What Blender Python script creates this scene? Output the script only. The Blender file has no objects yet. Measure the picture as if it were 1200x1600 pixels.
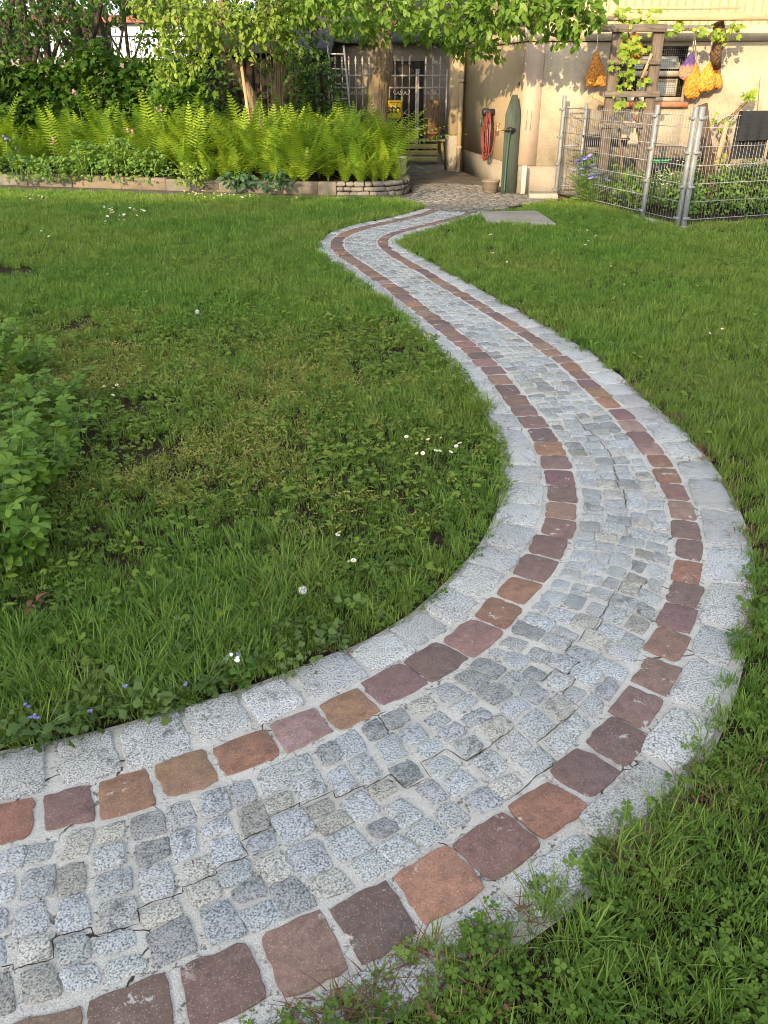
import bpy, math, random
import numpy as np
from math import sin, cos, pi, radians, atan2, sqrt, exp
from mathutils import Vector, Matrix

random.seed(7)
rng = np.random.default_rng(7)
scene = bpy.context.scene
COL = scene.collection

# ------------------------------------------------------------------ camera
F_PX, PITCH, EYE = 1280.0, radians(28.0), 1.6      # focal length measured for a 1200x1600 frame
cam = bpy.data.cameras.new('camera')
cam.sensor_fit = 'VERTICAL'
cam.sensor_height = 36.0
cam.sensor_width = 27.0
cam.lens = F_PX / 1600.0 * 36.0
cam.clip_start = 0.05
cam.clip_end = 500.0
cam_o = bpy.data.objects.new('camera', cam)
cam_o.location = (0, 0, EYE)
cam_o.rotation_euler = (pi / 2 - PITCH, 0, 0)
COL.objects.link(cam_o)
scene.camera = cam_o

# ------------------------------------------------------------------ sky and sun
SUN_EL = radians(17.0)
SUN_AZ = np.array([-0.38, -0.925])                  # horizontal direction towards the sun (behind left)
SUN_AZ = SUN_AZ / np.linalg.norm(SUN_AZ)
world = bpy.data.worlds.new('World')
scene.world = world
world.use_nodes = True
wn = world.node_tree
bg = wn.nodes['Background']
sky = wn.nodes.new('ShaderNodeTexSky')
sky.sky_type = 'NISHITA'
sky.sun_disc = False
sky.sun_elevation = SUN_EL
sky.sun_rotation = atan2(SUN_AZ[0], SUN_AZ[1])
sky.air_density = 1.0
sky.dust_density = 2.5
sky.ozone_density = 1.0
hs = wn.nodes.new('ShaderNodeHueSaturation')       # a hazy, paler sky
hs.inputs['Saturation'].default_value = 0.42
wn.links.new(sky.outputs[0], hs.inputs['Color'])
wn.links.new(hs.outputs[0], bg.inputs[0])
bg.inputs[1].default_value = 0.15
sun = bpy.data.lights.new('sun', 'SUN')
sun.energy = 2.6
sun.angle = radians(0.53)
sun.color = (1.0, 0.74, 0.43)
sun_o = bpy.data.objects.new('sun', sun)
sd = Vector((-SUN_AZ[0] * cos(SUN_EL), -SUN_AZ[1] * cos(SUN_EL), -sin(SUN_EL)))
sun_o.rotation_euler = sd.to_track_quat('-Z', 'Y').to_euler()
sun_o.location = (-10, -15, 20)
COL.objects.link(sun_o)
scene.view_settings.view_transform = 'Standard'
scene.view_settings.look = 'None'
scene.view_settings.exposure = 1.75
scene.view_settings.gamma = 1.0
scene.view_settings.use_curve_mapping = False
scene.cycles.use_denoising = True
scene.cycles.filter_width = 0.95
scene.cycles.max_bounces = 5
scene.cycles.diffuse_bounces = 3
scene.cycles.transparent_max_bounces = 6
scene.cycles.sample_clamp_indirect = 6.0

# ------------------------------------------------------------------ measuring helpers (photo pixel -> place)
def P(u, v, z=0.0):
    x = (u - 600) / F_PX
    y = (800 - v) / F_PX
    dY = cos(PITCH) + y * sin(PITCH)
    dZ = -sin(PITCH) + y * cos(PITCH)
    t = (z - EYE) / dZ
    return np.array([x * t, dY * t, z])

def PY(u, v, Y):
    x = (u - 600) / F_PX
    y = (800 - v) / F_PX
    dY = cos(PITCH) + y * sin(PITCH)
    dZ = -sin(PITCH) + y * cos(PITCH)
    t = Y / dY
    return np.array([x * t, Y, EYE + dZ * t])

# ------------------------------------------------------------------ value noise
_NT = rng.random((64, 64))
def vnoise(x, y, sc=1.0, ox=0.0):
    x = np.asarray(x, float) * sc + ox + 100
    y = np.asarray(y, float) * sc + ox * 1.7 + 100
    xi = np.floor(x).astype(int); yi = np.floor(y).astype(int)
    fx = x - xi; fy = y - yi
    fx = fx * fx * (3 - 2 * fx); fy = fy * fy * (3 - 2 * fy)
    g = lambda a, b: _NT[a % 64, b % 64]
    return (g(xi, yi) * (1 - fx) + g(xi + 1, yi) * fx) * (1 - fy) + (g(xi, yi + 1) * (1 - fx) + g(xi + 1, yi + 1) * fx) * fy

# ------------------------------------------------------------------ materials
class NT:
    def __init__(self, name):
        self.m = bpy.data.materials.new(name)
        self.m.use_nodes = True
        self.t = self.m.node_tree
        self.p = self.t.nodes['Principled BSDF']
        self.out = self.t.nodes['Material Output']
    def n(self, kind, **kw):
        nd = self.t.nodes.new('ShaderNode' + kind)
        for k, v in kw.items():
            setattr(nd, k, v)
        return nd
    def l(self, a, b):
        self.t.links.new(a, b)
    def pos(self):
        if not hasattr(self, '_pos'):
            self._pos = self.n('NewGeometry').outputs['Position']
        return self._pos
    def noise(self, scale, detail=3.0, rough=0.55, dist=0.0, vec=None, out='Fac'):
        nd = self.n('TexNoise')
        nd.inputs['Scale'].default_value = scale
        nd.inputs['Detail'].default_value = detail
        nd.inputs['Roughness'].default_value = rough
        nd.inputs['Distortion'].default_value = dist
        self.l(vec if vec is not None else self.pos(), nd.inputs['Vector'])
        return nd.outputs[out]
    def voro(self, scale, feature='F1', vec=None, out='Distance', rnd=1.0):
        nd = self.n('TexVoronoi', feature=feature)
        nd.inputs['Scale'].default_value = scale
        nd.inputs['Randomness'].default_value = rnd
        self.l(vec if vec is not None else self.pos(), nd.inputs['Vector'])
        return nd.outputs[out]
    def ramp(self, fac, stops, interp='LINEAR'):
        nd = self.n('ValToRGB')
        nd.color_ramp.interpolation = interp
        cr = nd.color_ramp
        while len(cr.elements) < len(stops):
            cr.elements.new(0.5)
        for e, (p, c) in zip(cr.elements, stops):
            e.position = p
            e.color = (c, c, c, 1) if isinstance(c, (int, float)) else (*c, 1)
        self.l(fac, nd.inputs[0])
        return nd.outputs[0]
    def mix(self, fac, a, b, blend='MIX'):
        nd = self.n('Mix', data_type='RGBA', blend_type=blend)
        for sock, v in ((nd.inputs[0], fac), (nd.inputs[6], a), (nd.inputs[7], b)):
            if isinstance(v, (int, float)):
                sock.default_value = v if sock == nd.inputs[0] else (v, v, v, 1)
            elif isinstance(v, tuple):
                sock.default_value = (*v, 1)
            else:
                self.l(v, sock)
        return nd.outputs[2]
    def math(self, op, a, b=0.0):
        nd = self.n('Math', operation=op)
        for i, v in enumerate((a, b)):
            if isinstance(v, (int, float)):
                nd.inputs[i].default_value = v
            else:
                self.l(v, nd.inputs[i])
        return nd.outputs[0]
    def attr(self, name='tint'):
        nd = self.n('Attribute', attribute_name=name)
        return nd.outputs['Color']
    def rand(self):
        return self.n('ObjectInfo').outputs['Random']
    def bump(self, h, strength=0.4, dist=0.01):
        nd = self.n('Bump')
        nd.inputs['Strength'].default_value = strength
        nd.inputs['Distance'].default_value = dist
        self.l(h, nd.inputs['Height'])
        self.l(nd.outputs[0], self.p.inputs['Normal'])
        return nd
    def base(self, c, rough=0.8, spec=0.3, metal=0.0):
        if isinstance(c, tuple):
            self.p.inputs['Base Color'].default_value = (*c, 1)
        else:
            self.l(c, self.p.inputs['Base Color'])
        if isinstance(rough, (int, float)):
            self.p.inputs['Roughness'].default_value = rough
        else:
            self.l(rough, self.p.inputs['Roughness'])
        self.p.inputs['Specular IOR Level'].default_value = spec
        self.p.inputs['Metallic'].default_value = metal
        return self.m

def plain(name, c, rough=0.6, metal=0.0, var=0.25, nscale=18.0, bump=0.15, spec=0.3, dirt=None, obj=False):
    t = NT(name)
    vec = t.n('TexCoord').outputs['Object'] if obj else None
    f = t.noise(nscale, 5, 0.6, vec=vec)
    d = tuple(x * (1 - var) for x in c)
    e = tuple(min(1, x * (1 + var)) for x in c)
    col = t.ramp(f, [(0.3, d), (0.7, e)])
    if dirt:
        col = t.mix(t.ramp(t.noise(3.0, 6, 0.65, vec=vec), [(0.5, 0.0), (0.72, 0.7)]), col, dirt)
    t.bump(t.noise(nscale * 6, 4, vec=vec), bump, 0.004)
    return t.base(col, rough, spec, metal)

def leafmat(name, c1, c2, trans=0.35, tcol=None, use_attr=False, rough=0.5, patch=None):
    """a leaf: diffuse front, light coming through, colour varied leaf by leaf"""
    t = NT(name)
    if use_attr:
        sp = t.n('SeparateColor')
        t.l(t.attr('tint'), sp.inputs[0])
        f = sp.outputs[0]
    else:
        f = t.rand()
    col = t.ramp(f, [(0.0, c1), (1.0, c2)])
    if patch:
        col = t.mix(t.ramp(t.noise(patch[1], 2), [(0.4, 0.0), (0.65, 1.0)]), col, t.ramp(f, [(0.0, patch[0]), (1.0, patch[2])]))
    t.base(col, rough, 0.22)
    tr = t.n('BsdfTranslucent')
    if tcol is None:
        tc = t.mix(1.0, col, (1.5, 1.45, 0.6), 'MULTIPLY')
    else:
        tc = tcol
    if isinstance(tc, tuple):
        tr.inputs[0].default_value = (*tc, 1)
    else:
        t.l(tc, tr.inputs[0])
    ms = t.n('MixShader')
    ms.inputs[0].default_value = trans
    t.l(t.p.outputs[0], ms.inputs[1]); t.l(tr.outputs[0], ms.inputs[2])
    t.l(ms.outputs[0], t.out.inputs[0])
    return t.m

M = {}
# granite: salt-and-pepper grain around the stone's own grey
t = NT('granite')
g1 = t.noise(210, 2, 0.7); g2 = t.voro(260); g3 = t.noise(9, 5, 0.65); g4 = t.noise(34, 4, 0.6)
grain = t.ramp(g1, [(0.36, 0.22), (0.47, 0.85), (0.58, 1.45)])
col = t.mix(1.0, t.attr(), grain, 'MULTIPLY')
col = t.mix(t.ramp(g2, [(0.05, 0.7), (0.3, 0.0)]), col, (0.10, 0.11, 0.12))
col = t.mix(t.ramp(g4, [(0.42, 0.0), (0.62, 0.22)]), col, (0.55, 0.54, 0.51))
col = t.mix(t.ramp(t.noise(2.6, 5, 0.65), [(0.42, 0.0), (0.68, 0.5)]), col, t.mix(1.0, col, (0.86, 0.80, 0.68), 'MULTIPLY'))
stain = t.math('MULTIPLY', t.ramp(g3, [(0.54, 0.0), (0.66, 1.0)]), t.ramp(t.noise(60, 4, 0.7), [(0.45, 0.0), (0.58, 0.75)]))
col = t.mix(stain, col, (0.06, 0.06, 0.055))
hh = t.math('ADD', t.math('MULTIPLY', g1, 0.4), t.math('ADD', g4, t.noise(90, 4)))
t.bump(hh, 0.5, 0.004)
M['granite'] = t.base(col, 0.82, 0.3)
# porphyry
t = NT('porphyry')
g1 = t.noise(30, 5, 0.65); g2 = t.voro(170); g3 = t.noise(150, 3, 0.7)
col = t.mix(1.0, t.attr(), t.ramp(g1, [(0.28, 0.68), (0.5, 1.0), (0.72, 1.28)]), 'MULTIPLY')
col = t.mix(1.0, col, t.ramp(g3, [(0.3, 0.72), (0.7, 1.25)]), 'MULTIPLY')
col = t.mix(t.ramp(t.noise(8, 5, 0.7, 1.0), [(0.42, 0.0), (0.62, 0.55)]), col, (0.17, 0.105, 0.085))
col = t.mix(t.ramp(g2, [(0.12, 0.75), (0.24, 0.0)]), col, (0.50, 0.40, 0.36))
col = t.mix(t.math('MULTIPLY', t.ramp(t.noise(17, 6, 0.75), [(0.60, 0.0), (0.63, 1.0)]), t.ramp(t.noise(3.1, 2), [(0.5, 0.0), (0.55, 0.85)])), col, (0.50, 0.48, 0.44))
col = t.mix(t.ramp(t.noise(12, 6, 0.7), [(0.60, 0.0), (0.72, 0.55)]), col, (0.05, 0.03, 0.03))
t.bump(t.math('ADD', g1, t.math('MULTIPLY', g3, 0.5)), 0.55, 0.006)
M['porphyry'] = t.base(col, 0.75, 0.35)
# mortar: pale, sandy, cracked here and there
t = NT('mortar')
g1 = t.noise(320, 3, 0.7); g2 = t.noise(14, 5, 0.6); g3 = t.noise(70, 4, 0.7)
col = t.ramp(g1, [(0.3, (0.36, 0.345, 0.31)), (0.5, (0.62, 0.60, 0.55)), (0.7, (0.80, 0.78, 0.73))])
col = t.mix(t.ramp(t.noise(4.5, 6, 0.65), [(0.48, 0.0), (0.72, 0.55)]), col, (0.36, 0.335, 0.285))
col = t.mix(t.math('MULTIPLY', t.ramp(g3, [(0.52, 0.0), (0.60, 1.0)]), t.ramp(g2, [(0.47, 0.0), (0.6, 0.85)])), col, (0.07, 0.065, 0.055))
wv = t.n('VectorMath', operation='ADD')
sc_ = t.n('VectorMath', operation='SCALE'); sc_.inputs['Scale'].default_value = 0.10
t.l(t.noise(7, 4, 0.6, out='Color'), sc_.inputs[0])
t.l(t.pos(), wv.inputs[0]); t.l(sc_.outputs[0], wv.inputs[1])
crk = t.ramp(t.voro(3.3, 'DISTANCE_TO_EDGE', vec=wv.outputs[0]), [(0.003, 1.0), (0.008, 0.0)])
crk = t.math('MULTIPLY', crk, t.ramp(t.noise(2.2, 3), [(0.52, 0.0), (0.58, 1.0)]))
col = t.mix(crk, col, (0.03, 0.027, 0.022))
t.bump(t.math('SUBTRACT', t.math('ADD', g3, t.math('MULTIPLY', g1, 0.6)), t.math('MULTIPLY', crk, 2.0)), 0.9, 0.007)
M['mortar'] = t.base(col, 0.9, 0.2)
# soil under the lawn
t = NT('soil')
g = t.noise(6, 6, 0.7); g2 = t.noise(90, 4, 0.7)
col = t.ramp(g, [(0.3, (0.028, 0.022, 0.014)), (0.6, (0.055, 0.042, 0.026)), (0.8, (0.04, 0.05, 0.018))])
col = t.mix(1.0, col, t.ramp(g2, [(0.3, 0.6), (0.7, 1.5)]), 'MULTIPLY')
t.bump(t.math('ADD', g2, g), 0.8, 0.02)
M['soil'] = t.base(col, 0.95, 0.1)
# yard: trodden earth with litter
t = NT('yard_earth')
g = t.noise(3, 6, 0.7); g2 = t.noise(60, 4, 0.7)
col = t.ramp(g, [(0.3, (0.075, 0.066, 0.056)), (0.7, (0.17, 0.15, 0.125))])
col = t.mix(t.ramp(t.voro(38), [(0.1, 0.8), (0.22, 0.0)]), col, (0.20, 0.12, 0.06))
col = t.mix(1.0, col, t.ramp(g2, [(0.3, 0.6), (0.7, 1.4)]), 'MULTIPLY')
t.bump(g2, 0.7, 0.02)
M['yard'] = t.base(col, 0.95, 0.1)

M['grass'] = leafmat('grass_blade', (0.078, 0.170, 0.026), (0.19, 0.315, 0.058), 0.35, patch=((0.135, 0.200, 0.034), 0.7, (0.25, 0.33, 0.08)))
M['grass_dry'] = leafmat('dry_blade', (0.30, 0.25, 0.11), (0.42, 0.36, 0.17), 0.25)
M['clover'] = leafmat('clover_leaf', (0.065, 0.135, 0.018), (0.14, 0.225, 0.035), 0.28, rough=0.65)
M['weed'] = leafmat('weed_leaf', (0.09, 0.16, 0.022), (0.20, 0.28, 0.045), 0.3, rough=0.65)
M['chickweed'] = leafmat('chickweed_leaf', (0.17, 0.20, 0.035), (0.34, 0.34, 0.09), 0.28)
M['ivy'] = leafmat('ground_ivy_leaf', (0.06, 0.11, 0.03), (0.12, 0.18, 0.05), 0.2)
M['dead'] = plain('dead_leaf', (0.16, 0.085, 0.045), 0.8, var=0.4, nscale=40)
M['lucerne'] = leafmat('trefoil_leaf', (0.075, 0.16, 0.020), (0.17, 0.28, 0.040), 0.28, rough=0.6)
M['lucerne_stem'] = plain('trefoil_stem', (0.12, 0.2, 0.06), 0.6, var=0.2)
M['fern'] = leafmat('fern_frond', (0.095, 0.195, 0.016), (0.25, 0.35, 0.03), 0.36, rough=0.6)
M['apple'] = leafmat('apple_leaf', (0.065, 0.15, 0.02), (0.19, 0.30, 0.05), 0.42, use_attr=True, rough=0.42)
M['pear'] = leafmat('pear_leaf', (0.11, 0.2, 0.03), (0.25, 0.34, 0.06), 0.42, use_attr=True, rough=0.45)
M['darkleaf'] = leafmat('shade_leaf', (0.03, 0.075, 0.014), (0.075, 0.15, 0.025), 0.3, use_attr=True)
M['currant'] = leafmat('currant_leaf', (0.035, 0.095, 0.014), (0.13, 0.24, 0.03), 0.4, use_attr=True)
M['bedleaf'] = leafmat('bed_leaf', (0.07, 0.16, 0.03), (0.17, 0.28, 0.06), 0.35, use_attr=True)
M['hosta'] = leafmat('hosta_leaf', (0.03, 0.075, 0.035), (0.05, 0.11, 0.045), 0.2, use_attr=True)
M['vine'] = leafmat('vine_leaf', (0.15, 0.26, 0.03), (0.30, 0.38, 0.06), 0.45)
M['white_petal'] = plain('white_petal', (0.8, 0.8, 0.76), 0.6, var=0.05)
M['yellow'] = plain('flower_yellow', (0.75, 0.5, 0.05), 0.6, var=0.1)
M['pink'] = plain('pink_petal', (0.45, 0.22, 0.25), 0.6, var=0.15)
M['purple'] = plain('violet_petal', (0.25, 0.22, 0.55), 0.6, var=0.2)
M['seed'] = plain('seed_head', (0.62, 0.62, 0.58), 0.9, var=0.1)

def barkmat(name, c1, c2, sc=14):
    t = NT(name)
    mp = t.n('Mapping'); mp.inputs['Scale'].default_value = (1, 1, 0.22)
    t.l(t.pos(), mp.inputs['Vector'])
    g = t.noise(sc, 6, 0.7, vec=mp.outputs[0]); v = t.voro(sc * 1.6, vec=mp.outputs[0]); g2 = t.noise(sc * 0.25, 4)
    col = t.ramp(g, [(0.3, c1), (0.7, c2)])
    col = t.mix(t.ramp(g2, [(0.5, 0.0), (0.7, 0.5)]), col, (0.16, 0.17, 0.09))
    t.bump(t.math('ADD', g, t.math('MULTIPLY', v, 0.8)), 1.0, 0.03)
    return t.base(col, 0.9, 0.15)
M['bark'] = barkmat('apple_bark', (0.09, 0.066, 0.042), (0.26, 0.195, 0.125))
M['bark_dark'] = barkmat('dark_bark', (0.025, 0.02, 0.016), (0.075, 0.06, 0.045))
M['bark_vine'] = barkmat('vine_bark', (0.10, 0.06, 0.035), (0.24, 0.15, 0.09), 30)

def stucco(name, c, var=0.12, grain=120, bump=0.5, grime_shade=0.25):
    t = NT(name)
    g = t.noise(grain, 3, 0.7); g2 = t.noise(1.7, 6, 0.62)
    col = t.ramp(g2, [(0.3, tuple(x * (1 - var) for x in c)), (0.7, tuple(min(1, x * (1 + var)) for x in c))])
    col = t.mix(1.0, col, t.ramp(g, [(0.3, 0.82), (0.7, 1.12)]), 'MULTIPLY')
    col = t.mix(t.math('MULTIPLY', t.ramp(t.noise(5, 6, 0.7), [(0.52, 0.0), (0.75, 1.0)]), grime_shade), col, (0.17, 0.14, 0.10))
    t.bump(g, bump, 0.006)
    return t.base(col, 0.92, 0.12)
M['stucco_front'] = stucco('front_render', (0.385, 0.33, 0.245), 0.22, 70, 1.0, 0.5)  # mottling and grime mix real stains with painted shadow texture
M['stucco_side'] = stucco('side_render', (0.31, 0.245, 0.16), 0.08, 160, 0.25)  # tan paint, its tone darkened so the side wall looks shadier
M['stucco_strip'] = stucco('corner_render', (0.41, 0.315, 0.245), 0.05, 160, 0.2)
M['plinth'] = stucco('plinth_render', (0.27, 0.24, 0.195), 0.2, 60, 0.5, 0.5)
M['concrete'] = stucco('old_concrete', (0.31, 0.285, 0.245), 0.2, 70, 0.6, 0.6)
M['sandstone'] = stucco('sandstone_kerb', (0.17, 0.145, 0.11), 0.45, 60, 0.9, 1.0)  # strong mottling paints tan-grey stone together with lit and shaded stretches
M['border_stone'] = stucco('border_blocks', (0.15, 0.14, 0.12), 0.25, 60, 0.7, 0.6)
M['kerb_grey'] = stucco('grey_kerb', (0.165, 0.152, 0.128), 0.4, 60, 0.9, 0.9)
M['shed_wall'] = stucco('shed_render', (0.17, 0.145, 0.115), 0.3, 50, 0.6, 0.7)
M['white_wall'] = stucco('white_render', (0.62, 0.64, 0.70), 0.04, 60, 0.2, 0.1)

def woodmat(name, c1, c2, axis=(14, 14, 1.2), rough=0.85):
    t = NT(name)
    mp = t.n('Mapping'); mp.inputs['Scale'].default_value = axis
    t.l(t.n('TexCoord').outputs['Object'], mp.inputs['Vector'])
    g = t.noise(3.0, 6, 0.7, 0.6, vec=mp.outputs[0])
    col = t.ramp(g, [(0.28, c1), (0.72, c2)])
    t.bump(g, 0.6, 0.008)
    return t.base(col, rough, 0.2)
M['wood_grey'] = woodmat('weathered_wood', (0.05, 0.038, 0.03), (0.17, 0.135, 0.105))
M['wood_greyh'] = woodmat('weathered_plank', (0.055, 0.045, 0.036), (0.19, 0.16, 0.125), (1.2, 14, 14))
M['wood_brown'] = woodmat('brown_stake', (0.04, 0.027, 0.018), (0.10, 0.07, 0.048))
M['wood_tan'] = woodmat('tan_batten', (0.25, 0.17, 0.09), (0.45, 0.33, 0.19))
M['wood_tanh'] = woodmat('tan_board', (0.26, 0.19, 0.11), (0.42, 0.33, 0.2), (1.0, 10, 10))
M['wood_green'] = woodmat('green_painted_board', (0.030, 0.040, 0.034), (0.075, 0.09, 0.075))
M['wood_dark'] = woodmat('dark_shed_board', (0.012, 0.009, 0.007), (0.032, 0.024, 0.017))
M['wood_moss'] = woodmat('mossy_plank', (0.16, 0.15, 0.06), (0.32, 0.29, 0.13), (1.2, 10, 10))
M['zinc'] = plain('galvanised_steel', (0.25, 0.265, 0.275), 0.6, 0.35, 0.18, 9, 0.08)
M['iron_white'] = plain('white_painted_iron', (0.33, 0.315, 0.285), 0.6, 0.0, 0.2, 30, 0.2, dirt=(0.16, 0.09, 0.05))
M['iron_dark'] = plain('dark_iron', (0.06, 0.06, 0.065), 0.5, 0.4, 0.3)
M['alu'] = plain('ladder_aluminium', (0.42, 0.42, 0.42), 0.45, 0.6, 0.15)
M['hose_red'] = plain('red_hose', (0.15, 0.036, 0.032), 0.45, 0, 0.2, 20, 0.05)
M['hose_green'] = plain('green_hose', (0.03, 0.09, 0.06), 0.45, 0, 0.2, 20, 0.05)
M['rubber'] = plain('black_plastic', (0.018, 0.018, 0.02), 0.5, 0, 0.3)
M['brass'] = plain('brass_tap', (0.45, 0.30, 0.13), 0.4, 0.8, 0.2)
M['terracotta'] = plain('terracotta', (0.42, 0.17, 0.09), 0.85, 0, 0.2, dirt=(0.3, 0.24, 0.18))
M['tub'] = plain('stone_coloured_tub', (0.16, 0.135, 0.10), 0.8, 0, 0.2, dirt=(0.12, 0.1, 0.07))
M['white_plastic'] = plain('white_plastic', (0.68, 0.67, 0.62), 0.5, 0, 0.08, dirt=(0.4, 0.36, 0.28))
M['yellow_plastic'] = plain('yellow_plastic', (0.72, 0.44, 0.02), 0.45, 0, 0.06, 8, 0.05)
M['green_plastic'] = plain('green_plastic', (0.05, 0.38, 0.14), 0.5, 0, 0.1)
M['window_white'] = plain('window_paint', (0.40, 0.36, 0.29), 0.6, 0, 0.12, 25, 0.2)
M['dark'] = plain('dark_room', (0.02, 0.018, 0.016), 0.9)
M['thinwire'] = plain('fence_wire', (0.24, 0.245, 0.25), 0.6, 0.2, 0.15, 9, 0.05)
M['wire'] = plain('wire_mesh', (0.16, 0.155, 0.15), 0.6, 0.4)
M['rope'] = plain('string', (0.5, 0.46, 0.36), 0.9, var=0.1)
M['shed_roof'] = plain('shed_roofing', (0.05, 0.045, 0.04), 0.9, 0, 0.3)
M['red_tile'] = plain('red_roof_edge', (0.20, 0.08, 0.06), 0.8, 0, 0.2)
t = NT('window_glass'); t.base((0.30, 0.33, 0.32), 0.12, 0.5); t.p.inputs['Alpha'].default_value = 1.0
M['glass'] = t.m
# ribbed sheet of the roof
M['roof_sheet'] = plain('pale_ribbed_sheet', (0.34, 0.275, 0.165), 0.6, 0, 0.1, 5, 0.1, dirt=(0.40, 0.32, 0.2))
# dark woven towel
t = NT('towel_weave')
w1 = t.n('TexWave', wave_type='BANDS', bands_direction='Z'); w1.inputs['Scale'].default_value = 38
t.l(t.pos(), w1.inputs['Vector'])
col = t.mix(t.ramp(w1.outputs['Fac'], [(0.3, 0.0), (0.7, 1.0)]), (0.018, 0.02, 0.023), (0.052, 0.055, 0.06))
t.bump(t.math('ADD', w1.outputs['Fac'], t.noise(180, 3)), 0.7, 0.006)
M['towel'] = t.base(col, 0.95, 0.1)
def netmat(name, c1, c2, top=None):
    t = NT(name)
    oc = t.n('TexCoord').outputs['Object']
    v = t.voro(34, vec=oc); f = t.noise(20, 3, vec=oc)
    col = t.ramp(v, [(0.1, c2), (0.5, c1), (0.75, tuple(x * 0.35 for x in c1))])
    e = t.voro(110, 'DISTANCE_TO_EDGE', vec=oc)
    col = t.mix(t.ramp(e, [(0.05, 0.75), (0.16, 0.0)]), col, tuple(min(1, x * 1.35) for x in c2))
    if top:
        sx = t.n('SeparateXYZ'); t.l(oc, sx.inputs[0])
        col = t.mix(t.ramp(t.math('ADD', sx.outputs[2], t.math('MULTIPLY', f, 0.1)), [(top[0], 0.0), (top[0] + 0.05, 1.0)]), col, top[1])
    t.bump(t.math('ADD', t.math('MULTIPLY', v, -1.0), t.math('MULTIPLY', e, -0.4)), 0.9, 0.02)
    return t.base(col, 0.75, 0.2)
M['net_orange'] = netmat('orange_net', (0.45, 0.16, 0.03), (0.62, 0.25, 0.035))
M['net_brown'] = netmat('rust_net', (0.40, 0.17, 0.05), (0.66, 0.28, 0.05))
M['net_yellow'] = netmat('amber_net', (0.50, 0.21, 0.04), (0.66, 0.30, 0.045))
M['net_violet'] = netmat('violet_net', (0.38, 0.16, 0.12), (0.60, 0.26, 0.16), (0.20, (0.10, 0.06, 0.20)))

# ------------------------------------------------------------------ objects
ORG = {}
def setp(o, label=None, cat=None, group=None, kind=None):
    if label: o['label'] = label
    if cat: o['category'] = cat
    if group: o['group'] = group
    if kind: o['kind'] = kind
    return o

def thing(name, loc, label, cat, group=None):
    o = bpy.data.objects.new(name, None)
    o.empty_display_size = 0.1
    o.location = tuple(float(c) for c in loc)
    COL.objects.link(o)
    ORG[o] = np.array(loc, float)
    return setp(o, label, cat, group)

def link(name, me, parent=None, origin=(0, 0, 0), rot=None, scale=None):
    """link a mesh; origin is in world space, the mesh data are already relative to it"""
    o = bpy.data.objects.new(name, me)
    origin = np.array(origin, float)
    ORG[o] = origin
    if parent is not None:
        o.parent = parent
        o.location = tuple(origin - ORG[parent])
    else:
        o.location = tuple(origin)
    if rot is not None: o.rotation_euler = rot
    if scale is not None: o.scale = scale if hasattr(scale, '__len__') else (scale,) * 3
    COL.objects.link(o)
    return o

def np_mesh(name, v, loops, sizes, mats, tint=None, smooth=True, midx=None):
    me = bpy.data.meshes.new(name)
    v = np.asarray(v, np.float32); loops = np.asarray(loops, np.int32); sizes = np.asarray(sizes, np.int32)
    me.vertices.add(len(v)); me.vertices.foreach_set('co', v.ravel())
    me.loops.add(len(loops)); me.loops.foreach_set('vertex_index', loops)
    me.polygons.add(len(sizes))
    st = np.zeros(len(sizes), np.int32); st[1:] = np.cumsum(sizes)[:-1]
    me.polygons.foreach_set('loop_start', st)
    if smooth: me.polygons.foreach_set('use_smooth', np.ones(len(sizes), bool))
    if midx is not None: me.polygons.foreach_set('material_index', np.asarray(midx, np.int32))
    me.update(calc_edges=True)
    for m in (mats if isinstance(mats, (list, tuple)) else [mats]): me.materials.append(m)
    if tint is not None:
        a = me.color_attributes.new('tint', 'FLOAT_COLOR', 'POINT')
        tt = np.ones((len(v), 4), np.float32)
        tint = np.asarray(tint, np.float32)
        tt[:, :3] = tint if tint.ndim == 2 else tint[:, None]
        a.data.foreach_set('color', tt.ravel())
    return me

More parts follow.
